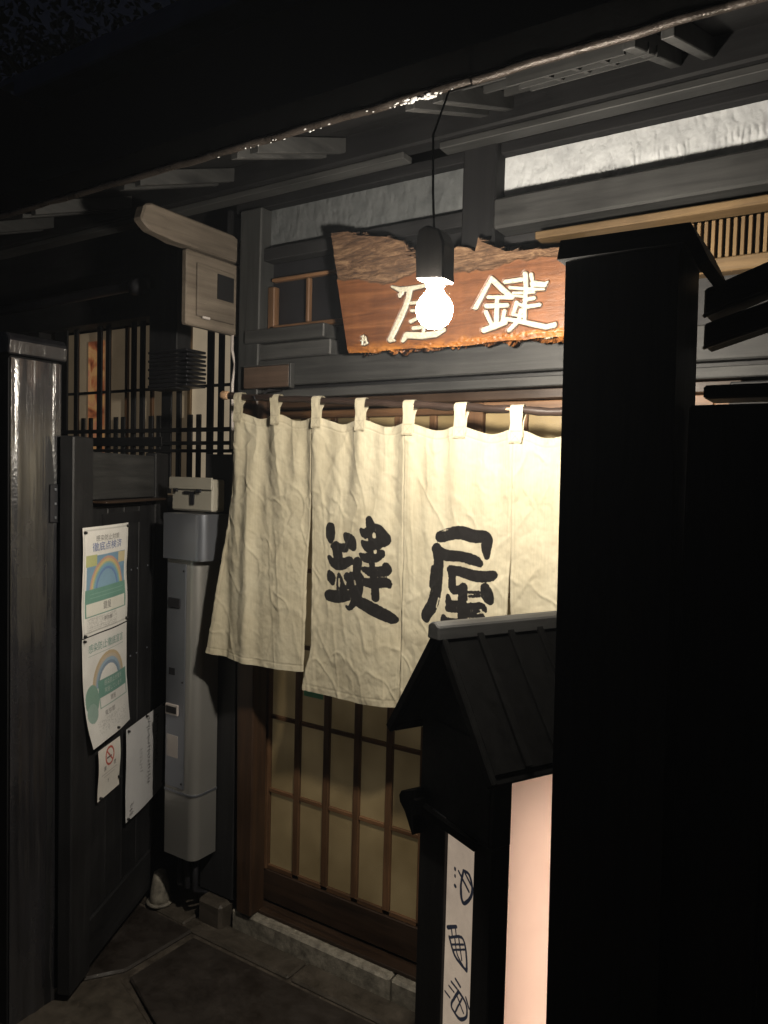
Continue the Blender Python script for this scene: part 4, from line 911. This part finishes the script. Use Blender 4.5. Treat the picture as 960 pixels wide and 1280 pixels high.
def paint3(A, B):
    g = base(A, (.74, .71, .66)); r = np.hypot((A-.5)*.152, (B-.23)*.165); ring = (r > .024) & (r < .031); g[ring] = (.50, .09, .06)
    u_ = ((A-.5)*.152+(B-.23)*.165)/1.414; v_ = ((A-.5)*.152-(B-.23)*.165)/1.414
    g[(np.abs(v_) < .003) & (r < .027)] = (.50, .09, .06); g[(np.abs((B-.25)*.165) < .003) & (np.abs(A-.47) < .11)] = (.12, .06, .06)
    rect(g, A, B, .15, .85, .53, .54, (.30, .26, .24)); rect(g, A, B, .25, .75, .59, .60, (.34, .30, .28)); rect(g, A, B, .05, .95, .90, .905, (.3, .27, .25)); return g
t, text, pin = sheet('notice', 'small no smoking notice with a red ring below the posters', 'notice', .155, .309, .738, .567, .004, lambda a, b: .002+.003*np.sin(b*5), paint3, res=(100, 120))
text('禁', .28, .43, .10, 'ink_black'); text('煙', .72, .43, .10, 'ink_black'); text('Y', .46, .72, .11, 'ink_black')
pin(.10, .95); pin(.95, .82)
def paint4(A, B):
    g = base(A, (.68, .68, .69)); rng = random.Random(5)
    pts_a = []
    for ca, b0, b1, dark in ((.80, .08, .66, .5), (.57, .06, .80, .62), (.36, .34, .62, .25), (.13, .86, .97, .75)):
        b = b0
        while b < b1:
            for _ in range(5):
                a0 = ca+rng.uniform(-.032, .032); bb = b+rng.uniform(-.010, .010); an = rng.choice((0, .3, 1.4, 2.3)); L = rng.uniform(.015, .035)
                da, db = math.cos(an)*L, math.sin(an)*L*.8
                u_ = np.clip(((A-a0)*da+(B-bb)*db)/(da*da+db*db), -1, 1); d = np.hypot(A-a0-u_*da, (B-bb-u_*db))
                m = np.clip(1-d/.0075, 0, 1)[..., None]*dark; g[:] = g*(1-m)+m*np.array((.05, .05, .06))
            b += .040
    return g*(1-.10*vnoise(A*4, B*3, 6))[..., None]
t, text, pin = sheet('notice', 'tall white handwritten notice pinned near the edge of the gate door', 'notice', .352, .684, .745, .410, 0, lambda a, b: .003+.005*np.sin(a*4)*b+.003*vnoise(a*2, b*3, 2), paint4, res=(190, 210))
for a, b in ((.04, .03), (.50, .0), (.96, .02), (.04, .97), (.97, .93)): pin(a, min(max(b, .01), .98))

# black fence right of the post
fn = thing('board_fence', 'black vertical board fence running right from the broad gate post', 'fence', (.5, 1.35, 0))
for k in range(13):
    x = -.262+k*.142; box('board', (x, x+.139), (1.33, 1.352+.004*(k % 2)), (.03, 1.782+.003*(k % 3)), 'blackZ', fn, .004)
box('rail', (-.238, 1.62), (1.3585, 1.40), (1.55, 1.61), 'blackX', fn); box('rail', (-.238, 1.62), (1.3585, 1.40), (.35, .41), 'blackX', fn)
box('top_rail', (-.238, 1.62), (1.315, 1.40), (1.790, 1.812), 'blackX', fn, .004)
cp = thing('sloping_roof_boards', 'two stacked sloping black boards with lower edges coloured as if lit over the fence', 'fence roof', (-.2, 1.4, 1.85))
def slanted(name, x0, x1, z0, k, h, y0, y1, mat): return prism(name, [(x0, z0), (x1, z0+k*(x1-x0)), (x1, z0+k*(x1-x0)+h), (x0, z0+h)], 'XZ', y0, y1, mat, cp, bev=.003)
slanted('upper_board', -.262, 1.0, 1.946, .36, .045, 1.42, 1.50, 'sootX'); slanted('lower_board', -.262, 1.0, 1.893, .30, .040, 1.43, 1.50, 'sootX')
slanted('edge_strip', -.262, 1.0, 1.939, .33, .006, 1.405, 1.419, 'greyX'); slanted('edge_strip', -.262, 1.0, 1.886, .30, .006, 1.415, 1.429, 'greyX')  # lighter strips imitate light caught along the lower edges

# ================================================================== LANTERN STAND
az = R(26.9)
# local x runs along u (towards right/back), local y along v (towards left/back)
la = math.atan2(math.cos(az), math.sin(az))
ln_ = thing('lantern_stand', 'black roofed paper lantern stand glowing pink beside the gate post', 'lantern', (LANTERN_AT[0], LANTERN_AT[1], 0), la)
LU, LV = .34, .272
box('corner_post', (0, .049), (0, .062), (.0, .888), 'blackZ', ln_, .003, 'near corner post')
box('corner_post', (0, .045), (.170, LV), (.0, .868), 'blackZ', ln_, .003)
box('corner_post', (LU-.045, LU), (0, .045), (.0, 1.02), 'blackZ', ln_, .003)
box('corner_post', (LU-.045, LU), (LV-.05, LV), (.0, 1.0), 'blackZ', ln_, .003)
box('base_board', (-.02, LU+.02), (-.02, LV+.02), (-.012, .05), 'blackX', ln_, .004)
box('head_board', (.0, .016), (.012, LV), (.889, 1.10), 'blackX', ln_, .003)
box('head_board', (.0165, LU), (LV-.016, LV), (1.001, 1.10), 'blackX', ln_, .003)
box('head_board', (.0165, LU), (.012, LV-.017), (1.085, 1.10), 'blackX', ln_, .003)
box('head_rail', (.0, LU), (-.002, .0115), (1.026, 1.12), 'blackX', ln_, .002)
box('near_head_post', (0, .048), (-.001, .0115), (.8885, 1.0255), 'blackZ', ln_, .002)
box('ledge', (-.014, -.0005), (.045, .2455), (.866, .891), 'shadeboard', ln_, .004)
prism('ledge_end', [(.2585, .815), (.290, .862), (.316, .874), (.321, .890), (.312, .903), (.2585, .925)], 'YZ', -.030, .046, 'shadeboard', ln_, bev=.002)
box('ledge_end', (-.030, -.0005), (.246, .258), (.866, .905), 'shadeboard', ln_, .002)
box('head_board', (.004, .016), (.0625, .1695), (.8735, .8885), 'blackX', ln_, 0)
# gable walls
for u0 in (.004, LU-.02):
    prism('gable_board', [(.0, 1.1005), (LV, 1.1005), (LV/2, 1.30)], 'YZ', u0, u0+.016, 'blackX', ln_)
def roofslab(name, v0, z0, v1, z1, th, u0, u1, mat, bev=.003):
    dv, dz = v1-v0, z1-z0; L = math.hypot(dv, dz); nv, nz_ = -dz/L, dv/L
    if nz_ < 0: nv, nz_ = -nv, -nz_
    return prism(name, [(v0, z0), (v1, z1), (v1+nv*th, z1+nz_*th), (v0+nv*th, z0+nz_*th)], 'YZ', u0, u1, mat, ln_, bev=bev)
RZ = 1.302
for sgn, nm in ((1, 'far'), (-1, 'near')):
    vE = LV/2+sgn*.180
    for k in range(5):
        a = -.045+k*(LU+.09)/5
        roofslab('roof_board', vE, 1.062, LV/2+sgn*.004, RZ, .013, a+.001, a+(LU+.09)/5-.001, 'shadeboard')
    for k in range(4):
        a = -.045+(k+1)*(LU+.09)/5
        vA, vB = vE, LV/2+sgn*.01
        roofslab('batten', vE+sgn*.010, 1.0745, LV/2+sgn*.016, RZ+.010, .008, a-.008, a+.008, 'shadeboard', .001)
    roofslab('bargeboard', vE+sgn*.006, 1.045, LV/2+sgn*.004, RZ-.006, .024, -.060, -.0455, 'shadeboard')
    roofslab('eave_edge', vE+sgn*.006, 1.046, vE-sgn*.010, 1.068, .012, -.045, LU+.045, 'shadeboard', .002)
prism('ridge_cap', [(LV/2-.022, RZ+.004), (LV/2+.022, RZ+.004), (LV/2+.020, RZ+.034), (LV/2+.006, RZ+.042), (LV/2-.006, RZ+.042), (LV/2-.020, RZ+.034)], 'YZ', -.070, LU+.07, 'greyX', ln_, bev=.003)
# papers
tube('lit_tube', [(LU/2, LV/2+.02, .09), (LU/2, LV/2+.02, .98)], .013, 'tube', ln_, 12)
def paper_plane(name, X, Y, Z, mat, attrs, label): return link_mesh(name, grid_mesh(name, X, Y, Z, attrs), mat, ln_, label)
Vv, Zz = np.meshgrid(np.linspace(.052, .178, 110), np.linspace(.873, .05, 560))
inkL = stroke_dist(Vv+.0012*(vnoise(Zz*90, Vv*90, 2)-.5), Zz, [[(x, z, r*1.3) for x, z, r in s] for s in smooth_strokes(LANTERN_GLYPHS)])
paper_plane('paper_panel', .010+0*Vv+.0008*vnoise(Vv*12, Zz*8, 4), Vv, Zz, 'lantern_paper', {'ink': inkL}, 'narrow paper panel with blue-black brushed characters')
box('bottom_bar', (.002, .016), (.063, .169), (.0505, .10), 'blackX', ln_, .002)
Uu, Zz = np.meshgrid(np.linspace(.046, LU-.044, 60), np.linspace(1.03, .05, 160))
paper_plane('paper_panel', Uu, .010+0*Uu, Zz, 'lantern_glow', {'ink': 1+0*Uu}, 'plain brightly glowing paper panel')
box('back_panel', (.045, LU-.045), (LV-.012, LV-.004), (.0505, 1.0), 'blackX', ln_)
box('back_panel', (LU-.012, LU-.004), (.046, LV-.051), (.0505, 1.0), 'blackX', ln_)

# ================================================================== tree behind the roofs
def tree(x, y, h, label, seed):
    rng = np.random.default_rng(seed)
    t = thing('leafy_tree', label, 'tree', (x, y, 0))
    bm = bmesh.new(); tube_bm(bm, [(x, y, 0), (x+.1, y, h*.3), (x-.05, y+.1, h*.6), (x, y, h*.9)], [.16, .12, .08, .02], 8)
    for k in range(9):
        a = k*2.4; z0 = h*(.4+.05*k); tube_bm(bm, [(x, y, z0), (x+math.cos(a)*.6, y+math.sin(a)*.6, z0+.5), (x+math.cos(a)*1.3, y+math.sin(a)*1.3, z0+.8)], [.05, .03, .008], 6)
    obj('trunk', bm, 'trunk', t)
    n = 9000; cl = rng.normal(size=(60, 3))*np.array([1.0, 1.0, .9])+np.array([x, y, h*.75]); c = cl[rng.integers(0, 60, n)]+rng.normal(size=(n, 3))*.22
    d1 = rng.normal(size=(n, 3)); d1 /= np.linalg.norm(d1, axis=1)[:, None]; d2 = np.cross(d1, rng.normal(size=(n, 3))); d2 /= np.linalg.norm(d2, axis=1)[:, None]
    s = .05
    V = np.stack([c-d1*s, c+d2*s*.5, c+d1*s, c-d2*s*.5], 1).reshape(-1, 3)
    me = bpy.data.meshes.new('crown'); me.from_pydata(V.tolist(), [], np.arange(n*4).reshape(-1, 4).tolist()); link_mesh('crown', me, 'leaf', t)
tree(-7.2, 5.0, 7.0, 'dark leafy tree against the night sky beyond the roofs at upper left', 3)

# ================================================================== thin drizzle haze added for the bulb's halo, standing in for lens glare
bm = bmesh.new(); add_box(bm, (-62, 62), (-62, 62), (-1.2, 9.0), 0)
hz = obj('haze', bm, None); hz['kind'] = 'stuff'
m = bpy.data.materials.new('halo_haze'); m.use_nodes = True; nt = m.node_tree
nt.nodes.remove(nt.nodes['Principled BSDF'])
pv = nt.nodes.new('ShaderNodeVolumePrincipled'); pv.inputs['Color'].default_value = (.80, .88, 1, 1)
pv.inputs['Density'].default_value = .0021; pv.inputs['Anisotropy'].default_value = .2
nt.links.new(pv.outputs['Volume'], nt.nodes['Material Output'].inputs['Volume'])
hz.data.materials.append(m)
